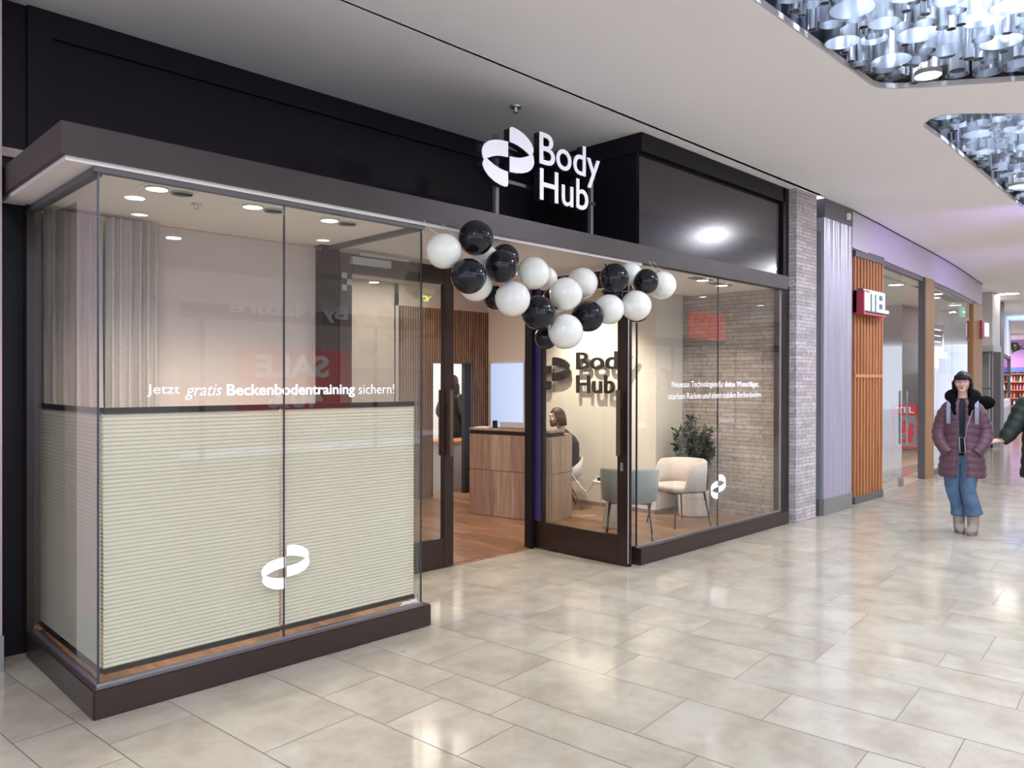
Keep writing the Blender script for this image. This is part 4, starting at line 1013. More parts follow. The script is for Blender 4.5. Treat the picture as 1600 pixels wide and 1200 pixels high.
sp_ = thing('slatted_pillar', (10.4, 4.0, 0), 'orange-brown timber slatted pillar carrying the lit red sign', 'pillar')
part('core', box(BM(), 9.97, 10.92, 3.875, 4.3, 0.08, 3.20), M['orangedark'], sp_)
part('base', box(BM(), 9.955, 10.935, 3.82, 4.3, 0.0, 0.09), M['dgrey'], sp_); part('top_cap', box(BM(), 9.955, 10.935, 3.82, 4.3, 3.14, 3.235), M['dgrey'], sp_)
for k in range(10):
    x = 9.965 + k*0.104
    part('slat', box(BM(), x, x+0.026, 3.83, 3.876, 0.09, 3.14), M['orange'], sp_)
part('cross_rail', box(BM(), 9.965, 10.925, 3.826, 3.84, 1.61, 1.65), M['orange'], sp_)
bm = BM(); box(bm, 9.69, 9.97, 3.97, 4.3, 0, CEIL-0.01); struct('wall_gap_right', bm, M['dgrey'], 'dark gap between the lavender and the slatted pillar')
ls = thing('lit_sign', (10.2, 3.75, 2.4), 'small illuminated box sign with white bars and the letters TEL in a red frame', 'sign')
bm = BM(); box(bm, 9.90, 10.66, 3.70, 3.83, 2.40, 2.425); box(bm, 9.90, 9.93, 3.70, 3.83, 2.425, 2.70); box(bm, 9.90, 10.66, 3.79, 3.83, 2.425, 2.70); box(bm, 9.93, 10.1, 3.70, 3.83, 2.68, 2.70)
part('red_frame', bm, M['rededge'], ls)
part('backing', box(BM(), 9.93, 10.70, 3.725, 3.79, 2.44, 2.725), M['dgrey'], ls)
bm = BM()
for k in range(3): box(bm, 9.95+k*0.072, 9.985+k*0.072, 3.705, 3.725, 2.455, 2.715)
part('sign_bars', bm, M['cyan'], ls, label='three upright white glowing bars')
bm = BM()
T0 = 10.165; box(bm, T0, T0+0.185, 3.705, 3.725, 2.675, 2.715); box(bm, T0+0.072, T0+0.112, 3.705, 3.725, 2.455, 2.675)
E0 = 10.385; box(bm, E0, E0+0.04, 3.705, 3.725, 2.455, 2.715)
for z in (2.675, 2.565, 2.455): box(bm, E0+0.04, E0+0.175, 3.705, 3.725, z, z+0.04)
L0 = 10.60; box(bm, L0, L0+0.04, 3.705, 3.725, 2.455, 2.715); box(bm, L0+0.04, L0+0.18, 3.705, 3.725, 2.455, 2.495)
part('letters', bm, M['cyan'], ls, label='white glowing letters TEL')

# ---------------------------------------------------------------- curved shop front
PATH = [(9.735, 3.777), (10.94, 3.86), (11.67, 3.92), (13.56, 4.06), (15.0, 4.18), (16.2, 4.30), (17.0, 4.39), (17.76, 4.48), (18.4, 4.555), (19.06, 4.63)]
def path_at(x):
    for (a, b), (c, d) in zip(PATH, PATH[1:]):
        if x <= c: return b + (d-b)*(x-a)/(c-a)
    return PATH[-1][1]
def strip(bm, x0, x1, off, th, z0, z1, n=10):
    xs = [x0+(x1-x0)*i/n for i in range(n+1)]
    poly = [(x, path_at(x)+off) for x in xs] + [(x, path_at(x)+off+th) for x in reversed(xs)]
    return prism(bm, poly, z0, z1)
bm = BM(); strip(bm, 9.735, 19.06, 0, 0.12, 3.22, CEIL-0.003, 30); struct('wall_bulkhead', bm, mat('violet_lit_paint', (0.54, 0.50, 0.60), 0.7), 'curved white bulkhead over the second shop, washed in violet light')  # part of the violet light is put into the paint colour
bm = BM(); strip(bm, 9.70, 19.06, -0.012, 0.03, CEIL-0.012, CEIL+0.01, 30); struct('trim_6', bm, M['black'], 'dark gap line along the curved ceiling edge')
sf = thing('curved_shop_front', (14.5, 4.2, 0), 'curved glazed front of the second shop with ochre posts and a sliding glass door', 'shop front')
bm = BM(); strip(bm, 10.94, 12.25, 0.06, 0.012, 0.02, 3.2, 6); part('door_pane', bm, M['glass2'], sf)
bm = BM(); strip(bm, 13.86, 15.6, 0.03, 0.012, 0.10, 3.15, 6); part('pane', bm, M['glass2'], sf)
bm = BM(); strip(bm, 15.62, 17.75, 0.03, 0.012, 0.10, 3.15, 6); part('pane', bm, M['glass2'], sf)
bm = BM(); strip(bm, 13.86, 17.8, 0.02, 0.05, 0.0, 0.07, 8); strip(bm, 10.94, 17.8, 0.02, 0.05, 3.15, 3.22, 12); part('rails', bm, M['dgrey'], sf)
bm = BM(); x = 13.38; box(bm, x, x+0.42, path_at(x)-0.01, path_at(x)+0.10, 0, 3.22); part('post', bm, M['post'], sf)
bm = BM(); box(bm, 13.345, 13.38, 4.04, 4.14, 0, 3.22); part('post_side', bm, M['dgrey'], sf)
bm = BM(); box(bm, 17.8, 18.45, path_at(17.8)-0.01, path_at(17.8)+0.14, 0, 3.15); part('post', bm, M['post'], sf)
bm = BM(); tube(bm, [(12.33, 3.98, 0.62), (12.33, 3.98, 1.42)], 0.016, 10); tube(bm, [(12.33, 3.98, 1.25), (12.20, 4.03, 1.25)], 0.01, 8); tube(bm, [(12.33, 3.98, 0.78), (12.20, 4.03, 0.78)], 0.01, 8)
part('door_handle', bm, M['steel'], sf)
bm = BM(); box(bm, 12.18, 12.27, 4.0, 4.06, 0.0, 0.12); part('floor_guide', bm, M['steel'], sf)
s2 = thing('lit_sign', (18.7, 4.45, 2.4), 'second small illuminated box sign on the far ochre post', 'sign')
part('red_frame', box(BM(), 18.25, 18.42, 4.43, 4.53, 2.46, 2.84), M['rededge'], s2); bm = BM(); box(bm, 18.46, 18.70, 4.41, 4.45, 2.52, 2.80); part('letter_tubes', bm, M['cyan'], s2)
bm = BM(); box(bm, 10.8, 40, 6.2, 12, 0.0, 0.004); box(bm, 10.8, 20.5, 4.9, 6.2, 0.0, 0.004); strip(bm, 10.96, 19, 0.07, 0.25, 0.0, 0.004)
struct('floor_store', bm, M['lightfloor'], 'light floor inside the curved shop')
bm = BM(); box(bm, 10.8, 19.0, 4.75, 12.0, 3.30, 3.4); box(bm, 19.0, 20.6, 5.3, 12, 3.3, 3.4); box(bm, 20.6, 26, 6.0, 12, 3.3, 3.4); strip(bm, 10.95, 18.9, 0.13, 0.45, 3.30, 3.34); struct('ceiling_store', bm, M['white'], 'white ceiling inside the curved shop')
bm = BM(); box(bm, 10.6, 10.75, 4.3, 12, 0, 3.3); box(bm, 10.7, 34, 12.0, 12.1, 0, 3.3); struct('wall_store', bm, M['lgrey'], 'white walls inside the curved shop')
bm = BM(); box(bm, 18.6, 19.8, 6.1, 6.8, 2.45, 3.3); struct('wall_store_column', bm, M['pinkwall'], 'pale pink wall section inside the curved shop')
bm = BM(); box(bm, 18.59, 19.81, 6.09, 6.81, 0.0, 2.45); struct('wall_store_column_base', bm, M['lgrey'], 'grey lower wall section inside the curved shop')
for i, (x, y) in enumerate(((11.7, 4.75), (14.6, 4.75), (21.3, 6.9), (17.4, 4.95), (19.4, 5.1), (22.5, 5.2), (26, 6.9), (24.5, 6.4))):
    if x < 25: downlight(x, y+0.15, 3.295, 0.11, 'round ceiling light in the curved shop, %s from the entrance pillar' % ['nearest', 'second', 'third', 'fourth', 'fifth', 'sixth', 'seventh', 'eighth'][i], 'ceiling lights of the curved shop', name='shop_downlight')
for x0, x1, y, z0, z1, lb in ((23.2, 24.6, 7.95, 2.45, 3.05, 'dark hanging menu board seen left of the ochre post'), (22.4, 24.3, 6.9, 2.55, 3.0, 'dark hanging menu board seen right of the ochre post')):
    t = thing('menu_board', ((x0+x1)/2, y, z0), lb, 'display board')
    part('panel', box(BM(), x0, x1, y, y+0.06, z0, z1), M['dgrey'], t)
    bm = BM()
    for k in range(3):
        box(bm, x0+0.12, x0+0.45, y-0.006, y, z0+0.1+k*0.17, z0+0.15+k*0.17); box(bm, x0+0.7, x1-0.15, y-0.006, y, z0+0.12+k*0.17, z0+0.15+k*0.17)
    part('text_lines', bm, M['led'], t)
ex = thing('exit_sign', (17.8, 5.2, 2.9), 'green hanging exit sign with a white arrow', 'exit sign')
part('panel', box(BM(), 18.3, 18.9, 4.84, 4.88, 2.95, 3.16), M['exit'], ex)
bm = BM(); box(bm, 18.42, 18.68, 4.832, 4.84, 3.04, 3.07); prism(bm, [(18.66, 3.0), (18.8, 3.055), (18.66, 3.11)], 4.832, 4.84, 'y'); part('arrow', bm, M['led'], ex)
bm = BM(); box(bm, 18.58, 18.62, 4.85, 4.87, 3.16, 3.3); part('bracket', bm, M['lgrey'], ex)
# red A-frame display
st = thing('promo_stand', (17.7, 5.7, 0), 'red advertising stand with white lettering TEL inside the shop entrance', 'stand')
stm = Matrix.Translation((17.7, 5.72, 0)) @ Matrix.Rotation(R(-60), 4, 'Z') @ Matrix.Rotation(R(-8), 4, 'X')
def stp(name, b, m_, label=None):
    bm = BM()
    for q in b: box(bm, *q)
    bm.transform(stm); part(name, bm, m_, st, label=label)
stp('frame', [(-0.26, -0.22, -0.02, 0.02, 0.03, 1.05), (0.22, 0.26, -0.02, 0.02, 0.03, 1.05), (-0.26, 0.26, -0.02, 0.02, 0.12, 0.16), (-0.26, 0.26, -0.02, 0.02, 0.84, 1.08)], M['red'])
stp('poster', [(-0.22, 0.22, -0.012, 0.012, 0.16, 0.84)], M['grey'])
bm = BM()
for (cx, cz, rx, rz) in ((-.03, .52, .07, .12), (.07, .45, .09, .13), (.12, .62, .05, .06), (-.02, .68, .04, .05), (.02, .3, .12, .05)): ellipsoid(bm, (cx, -.014, cz), (rx, .004, rz), 14)
bm.transform(stm); part('poster_image', bm, M['red'], st, label='red figures printed on the poster')
bm = text_bm('TEL', 0.34, 0.13, 0.006, (-0.17, -0.026, 0.89), (1, 0, 0), (0, 0, 1), 0.03); bm.transform(stm); part('letters', bm, M['paper'], st, label='white letters TEL')
# shelves with products
def shelf_unit(x0, x1, y, z0, z1, rows, label, group, cols, cap=None, depth=0.35, axis='x', wstep=(0.14, 0.3), body='white'):
    t = thing('product_shelf', ((x0+x1)/2, y, 0), label, 'shelf')
    part('side_panels', box(box(BM(), x0-0.03, x0, y, y+depth, 0, z1), x1, x1+0.03, y, y+depth, 0, z1), M[body], t)
    part('back_panel', box(BM(), x0, x1, y+depth, y+depth+0.02, 0, z1), M[body], t)
    h = (z1-z0)/rows
    rnd = random.Random(int(x0*10)); CN = {'paper': 'white', 'lgrey': 'light grey', 'grey': 'mid grey', 'pinkwall': 'pinkish', 'red': 'red', 'dgrey': 'dark grey'}
    RN = ('bottom', 'second', 'third', 'top')
    ON = ('first', 'second', 'third', 'fourth', 'fifth', 'sixth', 'seventh', 'eighth', 'ninth', 'tenth', 'eleventh', 'twelfth', 'thirteenth', 'fourteenth', 'fifteenth', 'sixteenth', 'seventeenth', 'eighteenth', 'nineteenth', 'twentieth', 'twenty-first', 'twenty-second', 'twenty-third')
    for r in range(rows+1):
        q = 0
        part('shelf_board', box(BM(), x0, x1, y-0.01, y+depth, z0+r*h-0.02, z0+r*h), M[body], t)
        if r == rows: break
        x = x0+0.04
        while x < x1-0.32:
            w_ = rnd.uniform(*wstep); hh = rnd.uniform(0.45, 0.85)*h
            bm = BM(); box(bm, x, x+w_, y+0.02, y+0.22, z0+r*h, z0+r*h+hh); box(bm, x+w_*.2, x+w_*.8, y+0.017, y+0.02, z0+r*h+hh*.25, z0+r*h+hh*.75)
            c = rnd.choice(cols)
            q += 1
            single('product_box', bm, M[c], '%s package, %s from left, %s row, %s' % (CN[c], ON[q-1], RN[r], group), 'product', 'packages on the ' + group, bevel=0)
            x += w_ + rnd.uniform(0.02, 0.08)
    if cap: part('header_strip', box(BM(), x0, x1, y-0.04, y, z1, z1+0.16), M[cap], t)
    return t
shelf_unit(20.8, 23.6, 8.3, 0.55, 1.85, 4, 'white wall shelf with a red header strip seen through the sliding glass door', 'red-headed wall shelf', ['paper', 'lgrey', 'grey', 'pinkwall', 'red', 'paper'], 'red')
cnt = thing('sales_counter', (15.8, 6.0, 0), 'white sales counter inside the curved shop', 'counter')
part('body', box(BM(), 15.0, 17.0, 6.1, 6.7, 0, 0.95), M['white'], cnt); part('top', box(BM(), 14.95, 17.05, 6.05, 6.75, 0.95, 1.0), M['lgrey'], cnt)
part('plinth', box(BM(), 15.05, 16.95, 6.12, 6.6, 0, 0.03), M['grey'], cnt)
stt = thing("stepped_display", (22, 5.9, 0), 'grey stepped display behind the ochre post', 'display')
for k in range(6): part('step', box(BM(), 19.9, 20.7, 7.0+k*0.12, 7.12+k*0.12, 0, 0.9+k*0.20), M[('grey', 'lgrey')[k % 2]], stt)
pn = thing('graphic_panel', (17.0, 5.3, 1.6), 'blue and red printed graphic panel on the pale partition', 'graphic panel')
part('partition', box(BM(), 18.6, 20.3, 5.35, 5.40, 0, 1.75), M['lgrey'], pn); part('blue_print', box(BM(), 18.6, 20.2, 5.32, 5.35, 1.75, 2.08), mat('blue_print', (.16, .24, .42), .5), pn); part('red_print', box(BM(), 19.3, 20.2, 5.32, 5.35, 1.55, 1.74), mat('pink_print', (.70, .12, .22), .5), pn)

# ---------------------------------------------------------------- far end of the walkway
col = thing('display_column', (21.3, 5.3, 0), 'pale grey column with a dark-framed glass showcase beyond the curved shop', 'column')
part('upper_body', box(BM(), 20.9, 21.6, 4.86, 5.9, 2.30, CEIL-0.01), M['lgrey'], col)
part('band', box(BM(), 20.88, 21.62, 4.84, 5.9, 2.28, 2.42), M['steel'], col)
part('showcase_back', box(BM(), 21.2, 21.6, 5.0, 5.9, 0.0, 2.28), M['grey'], col)
part('showcase_glass', box(BM(), 20.92, 20.935, 4.88, 5.9, 0.1, 2.28), M['glass2'], col)
bm = BM(); box(bm, 20.9, 20.95, 4.86, 4.90, 0, 2.28); box(bm, 20.9, 20.95, 4.90, 5.9, 1.38, 1.42); box(bm, 20.9, 21.6, 4.86, 5.9, 0, 0.1); part('showcase_frame', bm, M['dgrey'], col)
bm = BM(); box(bm, 23.4, 23.75, 5.25, 5.6, 0, CEIL-0.01); struct('wall_far_post', bm, M['dgrey'], 'dark grey post beyond the pale column')
# white curved shop
ws = thing('white_shop_front', (29, 6.4, 0), 'white curved shop front with a window and a grey base, far down the walkway', 'shop front')
def far_strip(bm, z0, z1, off=0.0, th=0.15, xa=25.6, xb=32.6):
    n = 8; pts = []
    f = lambda x: 5.75 + (x-25.6)*0.178
    xs = [xa+(xb-xa)*i/n for i in range(n+1)]
    return prism(bm, [(x, f(x)+off) for x in xs] + [(x, f(x)+off+th) for x in reversed(xs)], z0, z1)
part('upper_wall', far_strip(BM(), 2.45, 3.95), M['white'], ws); part('lower_wall', far_strip(BM(), 0.0, 0.75), M['lgrey'], ws); part('sill', far_strip(BM(), 0.75, 0.98), M['white'], ws)
part('window_pane', far_strip(BM(), 0.98, 2.45, 0.05, 0.02), M['glass2'], ws)
bm = BM(); far_strip(bm, 0.98, 2.45, 0, 0.15, 32.3, 32.6); far_strip(bm, 0.98, 2.45, 0, 0.15, 25.6, 25.8); far_strip(bm, 1.78, 1.82, 0, 0.03); far_strip(bm, 2.36, 2.42, 0, 0.1); part('window_frame', bm, M['dgrey'], ws)
bm = BM(); box(bm, 25.50, 25.58, 5.66, 5.93, 2.64, 3.08); single('glowing_sign', bm, M['led'], 'small glowing white sign on the far white shop front', 'sign')
bm = BM(); box(bm, 26, 33, 8.2, 8.3, 0, 3.3); struct('wall_far_shop', bm, M['pinkwall'], 'rear wall of the far white shop')
shelf_unit(27.0, 32.0, 7.6, 0.5, 2.0, 4, 'crowded shelf behind the window of the far white shop', 'shelf of the far white shop', ['paper', 'grey', 'hairbr' if False else 'lgrey', 'red', 'paper', 'pinkwall', 'dgrey'], 'red', wstep=(0.12, 0.3))
# end shop
bm = BM(); box(bm, 45.2, 45.4, 4.0, 13, 0, CEIL+0.4); struct('wall_end', bm, M['violetwall'], 'violet wall of the shop at the end of the walkway')
def end_shelf():
    t = thing('bottle_shelf', (44.8, 9.6, 0), 'tall bottle shelf with a dark blue header at the end of the walkway', 'shelf')
    part('back_panel', box(BM(), 45.1, 45.15, 8.3, 10.6, 0, 2.2), M['orangedark'], t)
    part('header_strip', box(BM(), 44.7, 44.75, 8.3, 10.6, 2.05, 2.3), mat('blue_header', (.05, .08, .30), .5), t); part('header_label', box(BM(), 44.68, 44.70, 9.9, 10.6, 2.08, 2.27), M['red'], t)
    for k in range(5): part('shelf_board', box(BM(), 44.72, 45.1, 8.3, 10.6, 0.35+k*0.40, 0.38+k*0.40), M['orange'], t)
    base = None; rnd = random.Random(2); cs = [mat('bottle_dark', (.05, .02, .015), .2), mat('bottle_amber', (.35, .10, .03), .2), mat('bottle_pink', (.55, .15, .25), .3), M['paper'], mat('bottle_green', (.04, .10, .05), .2)]
    protos = []
    for c in cs:
        protos.append(finish(lathe(BM(), (0, 0), [(0.038, 0), (0.04, 0.01), (0.04, 0.17), (0.015, 0.22), (0.014, 0.29), (0.016, 0.30)], 10), 'bottle', c, smooth=0.6))
    for k in range(5):
        for j in range(11):
            y = 8.42 + j*0.13
            o = bpy.data.objects.new('bottle', protos[(ci := (min(4, int(rnd.random()*5)) if j % 3 else k % 5))]); C.objects.link(o); o.location = (44.85, y, 0.382+k*0.40); tag(o, '%s bottle, %s from the right on the %s board of the bottle shelf' % (('dark', 'amber', 'pink', 'white', 'green')[ci], ('first', 'second', 'third', 'fourth', 'fifth', 'sixth', 'seventh', 'eighth', 'ninth', 'tenth', 'eleventh')[j], ('lowest', 'second', 'middle', 'fourth', 'highest')[k]), 'bottle', 'bottles on the tall shelf at the end of the walkway')
end_shelf()
hp = thing('hanging_greenery', (40, 9.0, 2.6), 'hanging leafy greenery with white blossoms near the far end', 'plant')
lb2 = BM(); rnd = random.Random(5); leafy(lb2, (40, 8.9, 2.75), 40, 0.6, 0.85, 0.16, rnd, 0.5, None, 0.05); part('foliage', lb2, M['leafp'], hp)
bm = BM()
for k in range(14): ellipsoid(bm, (39.7+rnd.uniform(-.6, .6), 8.9+rnd.uniform(-.7, .7), 2.8+rnd.uniform(0, .5)), (.06, .06, .06), 8)
part('blossoms', bm, M['white'], hp)
part('cord', tube(BM(), [(40, 8.9, 2.8), (40, 8.9, CEIL)], 0.01, 6), M['string'], hp)

# ---------------------------------------------------------------- opposite shops (they show as reflections in the panes)
op = thing('opposite_shop_front', (9.5, -6.1, 0), 'dark shop front across the walkway with a red sale poster', 'shop front')
part('frame_band', box(BM(), 5.5, 29, -6.05, -5.98, 2.68, 2.95), M['dgrey'], op)
bm = BM()
for x in (5.86, 9.6, 13.4, 17.2, 21, 25): box(bm, x-0.04, x+0.04, -6.04, -5.99, 0, 2.7)
part('mullions', bm, M['dgrey'], op)
part('sale_poster', box(BM(), 6.50, 8.93, -6.0, -5.97, 0.90, 2.17), mat('sale_poster_red', (.70, .06, .05), .6, emit=(.75, .05, .04), es=.35), op, label='red sale poster')
part('lettering', text_bm('SALE', 1.58, 0.44, 0.01, (8.43, -5.97, 1.62), (-1, 0, 0), (0, 0, 1), 0.03), M['decal'], op, label='white lettering SALE')
part('lettering', text_bm('40%', 1.2, 0.42, 0.01, (8.3, -5.97, 1.02), (-1, 0, 0), (0, 0, 1), 0.03), M['decal'], op, label='white lettering 40%')
part('lettering', text_bm('By Nature', 2.5, 0.34, 0.05, (8.85, -5.96, 2.73), (-1, 0, 0), (0, 0, 1), 0.01), M['decal'], op, label='sign lettering By Nature')
yn = thing('neon_sign', (11.2, -4.4, 3.36), 'yellow glowing sign with a paw print across the walkway', 'sign')
part('letters', text_bm('jack', 0.78, 0.26, 0.03, (11.78, -4.4, 3.36), (-1, 0, 0), (0, 0, 1), 0.03), M['yellow'], yn)
bm = BM()
for cx, cz, r in ((10.74, 3.44, .085), (10.88, 3.52, .035), (10.80, 3.57, .035), (10.70, 3.575, .035), (10.61, 3.53, .035)): tube(bm, [(cx, -4.4, cz), (cx, -4.37, cz)], r, 14)
part('paw', bm, M['yellow'], yn)
rs = thing('hanging_banner', (16.4, -2.0, 2.57), 'red hanging cube sign across the walkway', 'sign')
part('banner', box(BM(), 15.7, 17.2, -2.1, -2.0, 2.57, 3.2), M['redglow'], rs); part('cord', tube(BM(), [(16.4, -2.05, 3.2), (16.4, -2.05, CEIL)], 0.01, 6), M['string'], rs)
rnd = random.Random(9); i = 0
for x in (6.5, 8.6, 10.7, 12.8, 14.9, 17.0, 19.2, 21.4, 23.6):
    for y in (-7.0, -8.4):
        bm = BM(); cyl(bm, (x+rnd.uniform(-.3, .3), y), 0.07, 3.2, 3.22, 16); single('shop_spotlight', bm, M['led'], 'small spotlight %s in the %s row across the walkway' % (('nearest', 'second', 'third', 'fourth', 'fifth', 'sixth', 'seventh', 'eighth', 'farthest')[(i := i+1)//2 if False else int((x-6.4)/2.1)], 'front' if y > -7.5 else 'rear'), 'light', 'spotlights across the walkway')
for x, y in ((1.0, -2.5), (3.6, -2.6), (6.2, -2.5), (8.8, -2.6), (11.4, -2.5), (14, -2.6), (17, -2.5), (20, -2.5)):
    downlight(x, y, CEIL-0.004, 0.09, 'ceiling light across the walkway, %s from the camera end' % ['first', 'second', 'third', 'fourth', 'fifth', 'sixth', 'seventh', 'eighth'][int(x/2.6)], 'lights over the far side of the walkway', name='walkway_downlight')
bm = BM(); box(bm, 5.5, 29, -10, -6.3, 3.22, 3.3); struct('ceiling_opposite', bm, M['white'], 'ceiling of the shops across the walkway')
bm = BM(); box(bm, 6.3, 28, -9.9, -9.3, 0, 1.9)
struct('wall_opposite_shelving', bm, M['walltan'], 'shelved rear wall of the shops across the walkway')

# ---------------------------------------------------------------- people
def remesh(bm, voxel, it=3):
    me = bpy.data.meshes.new('r'); bmesh.ops.recalc_face_normals(bm, faces=bm.faces); bm.to_mesh(me); bm.free()
    ob = bpy.data.objects.new('r', me); C.objects.link(ob)
    md = ob.modifiers.new('r', 'REMESH'); md.mode = 'VOXEL'; md.voxel_size = voxel
    s = ob.modifiers.new('s', 'SMOOTH'); s.iterations = it; s.factor = 0.5
    dg = bpy.context.evaluated_depsgraph_get(); dg.update()
    m2 = bpy.data.meshes.new_from_object(ob.evaluated_get(dg)); bpy.data.objects.remove(ob); bpy.data.meshes.remove(me)
    b = BM(); b.from_mesh(m2); bpy.data.meshes.remove(m2); return b
def limb(bm, pts, rs, n=16, ridge=0, amp=0.0, sub=1, flat=1.0):
    P_ = [Vector(p) for p in pts]; out = []; rr = []
    if sub > 1:
        for i in range(len(P_)-1):
            for k in range(sub):
                t = k/sub
                p0 = P_[max(0, i-1)]; p1 = P_[i]; p2 = P_[i+1]; p3 = P_[min(len(P_)-1, i+2)]
                q = 0.5*((2*p1) + (p2-p0)*t + (2*p0-5*p1+4*p2-p3)*t*t + (3*p1-p0-3*p2+p3)*t**3)
                out.append(q); rr.append(rs[i]+(rs[i+1]-rs[i])*t)
        out.append(P_[-1]); rr.append(rs[-1])
    else: out, rr = P_, list(rs)
    if ridge:
        s = 0; L_ = [0]
        for a, b in zip(out, out[1:]): s += (b-a).length; L_.append(s)
        rr = [r*(1+amp*(abs(math.sin(PI*l/ridge))**0.6 - 0.7)) for r, l in zip(rr, L_)]
    return tube(bm, out, rr, n)
def head(bm, c, s=1.0, rot=None):
    """c: head centre, faces -Y"""
    rot = rot or Matrix.Identity(3); c = Vector(c)
    def f(p):
        z = p.z/(0.115*s)
        if z < 0:
            p.x *= 1-0.30*(-z)**1.6; 
            if p.y > 0: p.y *= 1-0.35*(-z)
        if p.y < -0.05*s and -0.1 < z < 0.25: p.y += 0.006*s
        return p
    ellipsoid(bm, c, (0.074*s, 0.092*s, 0.115*s), 32, rot, f)
    def g(x, y, z): return c + rot @ (Vector((x, y, z))*s)
    ellipsoid(bm, g(0, -0.070, -0.078), (0.030*s, 0.022*s, 0.022*s), 14, rot)      # chin
    tube(bm, [g(0, -0.086, 0.022), g(0, -0.098, -0.004), g(0, -0.106, -0.022)], [0.007*s, 0.009*s, 0.012*s], 10)  # nose
    ellipsoid(bm, g(0, -0.085, 0.036), (0.052*s, 0.012*s, 0.010*s), 14, rot)       # brow
    for q in (-1, 1):
        ellipsoid(bm, g(q*0.040, -0.066, -0.018), (0.020*s, 0.018*s, 0.020*s), 12, rot)    # cheeks
        ellipsoid(bm, g(q*0.076, 0.008, -0.006), (0.010*s, 0.018*s, 0.028*s), 12, rot)      # ears
        ellipsoid(bm, g(q*0.010, -0.098, -0.022), (0.008*s, 0.009*s, 0.007*s), 8, rot)
    return g
def face_parts(g, rot, s, parent, Mx, lips='lip'):
    for q in (-1, 1):
        bm = ellipsoid(BM(), g(q*0.031, -0.079, 0.012), (0.013*s, 0.009*s, 0.007*s), 12, rot); bm.transform(Mx); e = part('eye', bm, M['eyew'], parent, smooth=4)
        bm = ellipsoid(BM(), g(q*0.031, -0.086, 0.012), (0.006*s, 0.004*s, 0.0062*s), 10, rot); bm.transform(Mx); part('iris', bm, M['eye'], e, smooth=4)
        bm = tube(BM(), [g(q*0.014, -0.094, 0.032), g(q*0.031, -0.093, 0.038), g(q*0.048, -0.082, 0.032)], [.002*s, .0035*s, .002*s], 8); bm.transform(Mx); part('eyebrow', bm, M['hairb'], parent)
    bm = BM(); ellipsoid(bm, g(0, -0.089, -0.049), (0.022*s, 0.010*s, 0.0045*s), 14, rot); ellipsoid(bm, g(0, -0.088, -0.057), (0.018*s, 0.010*s, 0.006*s), 14, rot); bm.transform(Mx)
    part('lips', bm, M[lips], parent, smooth=4)
def hand(bm, wrist, dirv, palmn, s=1.0, curl=0.5, thumb=1):
    """palm box + four fingers + thumb; dirv points along the fingers, palmn out of the palm"""
    w0 = Vector(wrist); d = Vector(dirv).normalized(); n = Vector(palmn); n = (n-d*n.dot(d)).normalized(); sd = d.cross(n)
    secs = []
    for t, hw, th in ((0, .024, .016), (.03, .034, .016), (.06, .041, .014), (.085, .042, .012)):
        secs.append((w0+d*t*s, sd*hw*s, n*th*s))
    loft(bm, secs, 14)
    for i, (off, ln) in enumerate(((-.031, .066), (-.0105, .076), (.0105, .071), (.031, .055))):
        p = w0 + d*.080*s + sd*off*s; pts = [p - d*.01*s, p]; a = 0; cur = p
        for k, fr in enumerate((.45, .3, .25)):
            a += curl*(.9, 1.1, .8)[k]*(1+.08*i); dd = d*math.cos(a) + n*math.sin(a); cur = cur + dd*ln*fr*s; pts.append(cur)
        limb(bm, pts, [.0095*s, .0092*s, .0085*s, .0078*s, .006*s], 10, sub=2)
    b = w0 + d*.022*s + sd*(-.026)*thumb*s; q1 = b + (d*.55 + sd*(-.6)*thumb + n*.35)*.038*s; q2 = q1 + (d*.8+n*.5-sd*.1*thumb)*.030*s; q3 = q2 + (d*.7+n*.7)*.022*s
    limb(bm, [b, q1, q2, q3], [.014*s, .0115*s, .010*s, .007*s], 10, sub=2)
def hair_cap(c, s, rot, front_z=0.045, back_z=-0.10, k=1.12, sides=-0.03):
    bm = BM(); c = Vector(c)
    t = bmesh.new(); bmesh.ops.create_uvsphere(t, u_segments=36, v_segments=26, radius=1)
    ins = {}
    for v in t.verts:
        p = Vector((v.co.x*0.074*s*k, v.co.y*0.092*s*k+0.006*s, v.co.z*0.115*s*1.08))
        v.co = p
    dele = []
    for v in t.verts:
        p = v.co; fr = (-p.y/(0.092*s))
        lim = front_z*s if fr > 0.45 else (sides*s if fr > -0.05 else back_z*s)
        if p.z < lim: dele.append(v)
    bmesh.ops.delete(t, geom=dele, context='VERTS')
    bmesh.ops.solidify(t, geom=t.faces[:], thickness=0.010*s)
    vm = {v: bm.verts.new(c + rot @ v.co) for v in t.verts}
    for f in t.faces: bm.faces.new([vm[v] for v in f.verts])
    t.free(); return bm
def base_body(bm, hip, chest, neck, hc, legs, arms, s=1.0, w=1.0):
    """legs/arms: lists of (points, radii)"""
    hip, chest, neck = Vector(hip), Vector(chest), Vector(neck)
    secs = []
    for t, rx, ry in ((-.12, .11, .08), (0, .155, .105), (.25, .145, .10), (.45, .125, .09), (.7, .15, .10), (.9, .155, .10), (1.0, .13, .085)):
        p = hip.lerp(chest, t) if t >= 0 else hip + Vector((0, 0, t*.6)); secs.append((p, (rx*w, 0, 0), (0, ry*w, 0)))
    secs.append((chest+Vector((0, 0, .045)), (.07*w, 0, 0), (0, .06*w, 0)))
    loft(bm, secs, 24)
    limb(bm, [chest, neck, hc], [.06*w, .05*w, .045*w], 16, sub=3)
    for p, r in legs+arms: limb(bm, p, r, 16, sub=4)

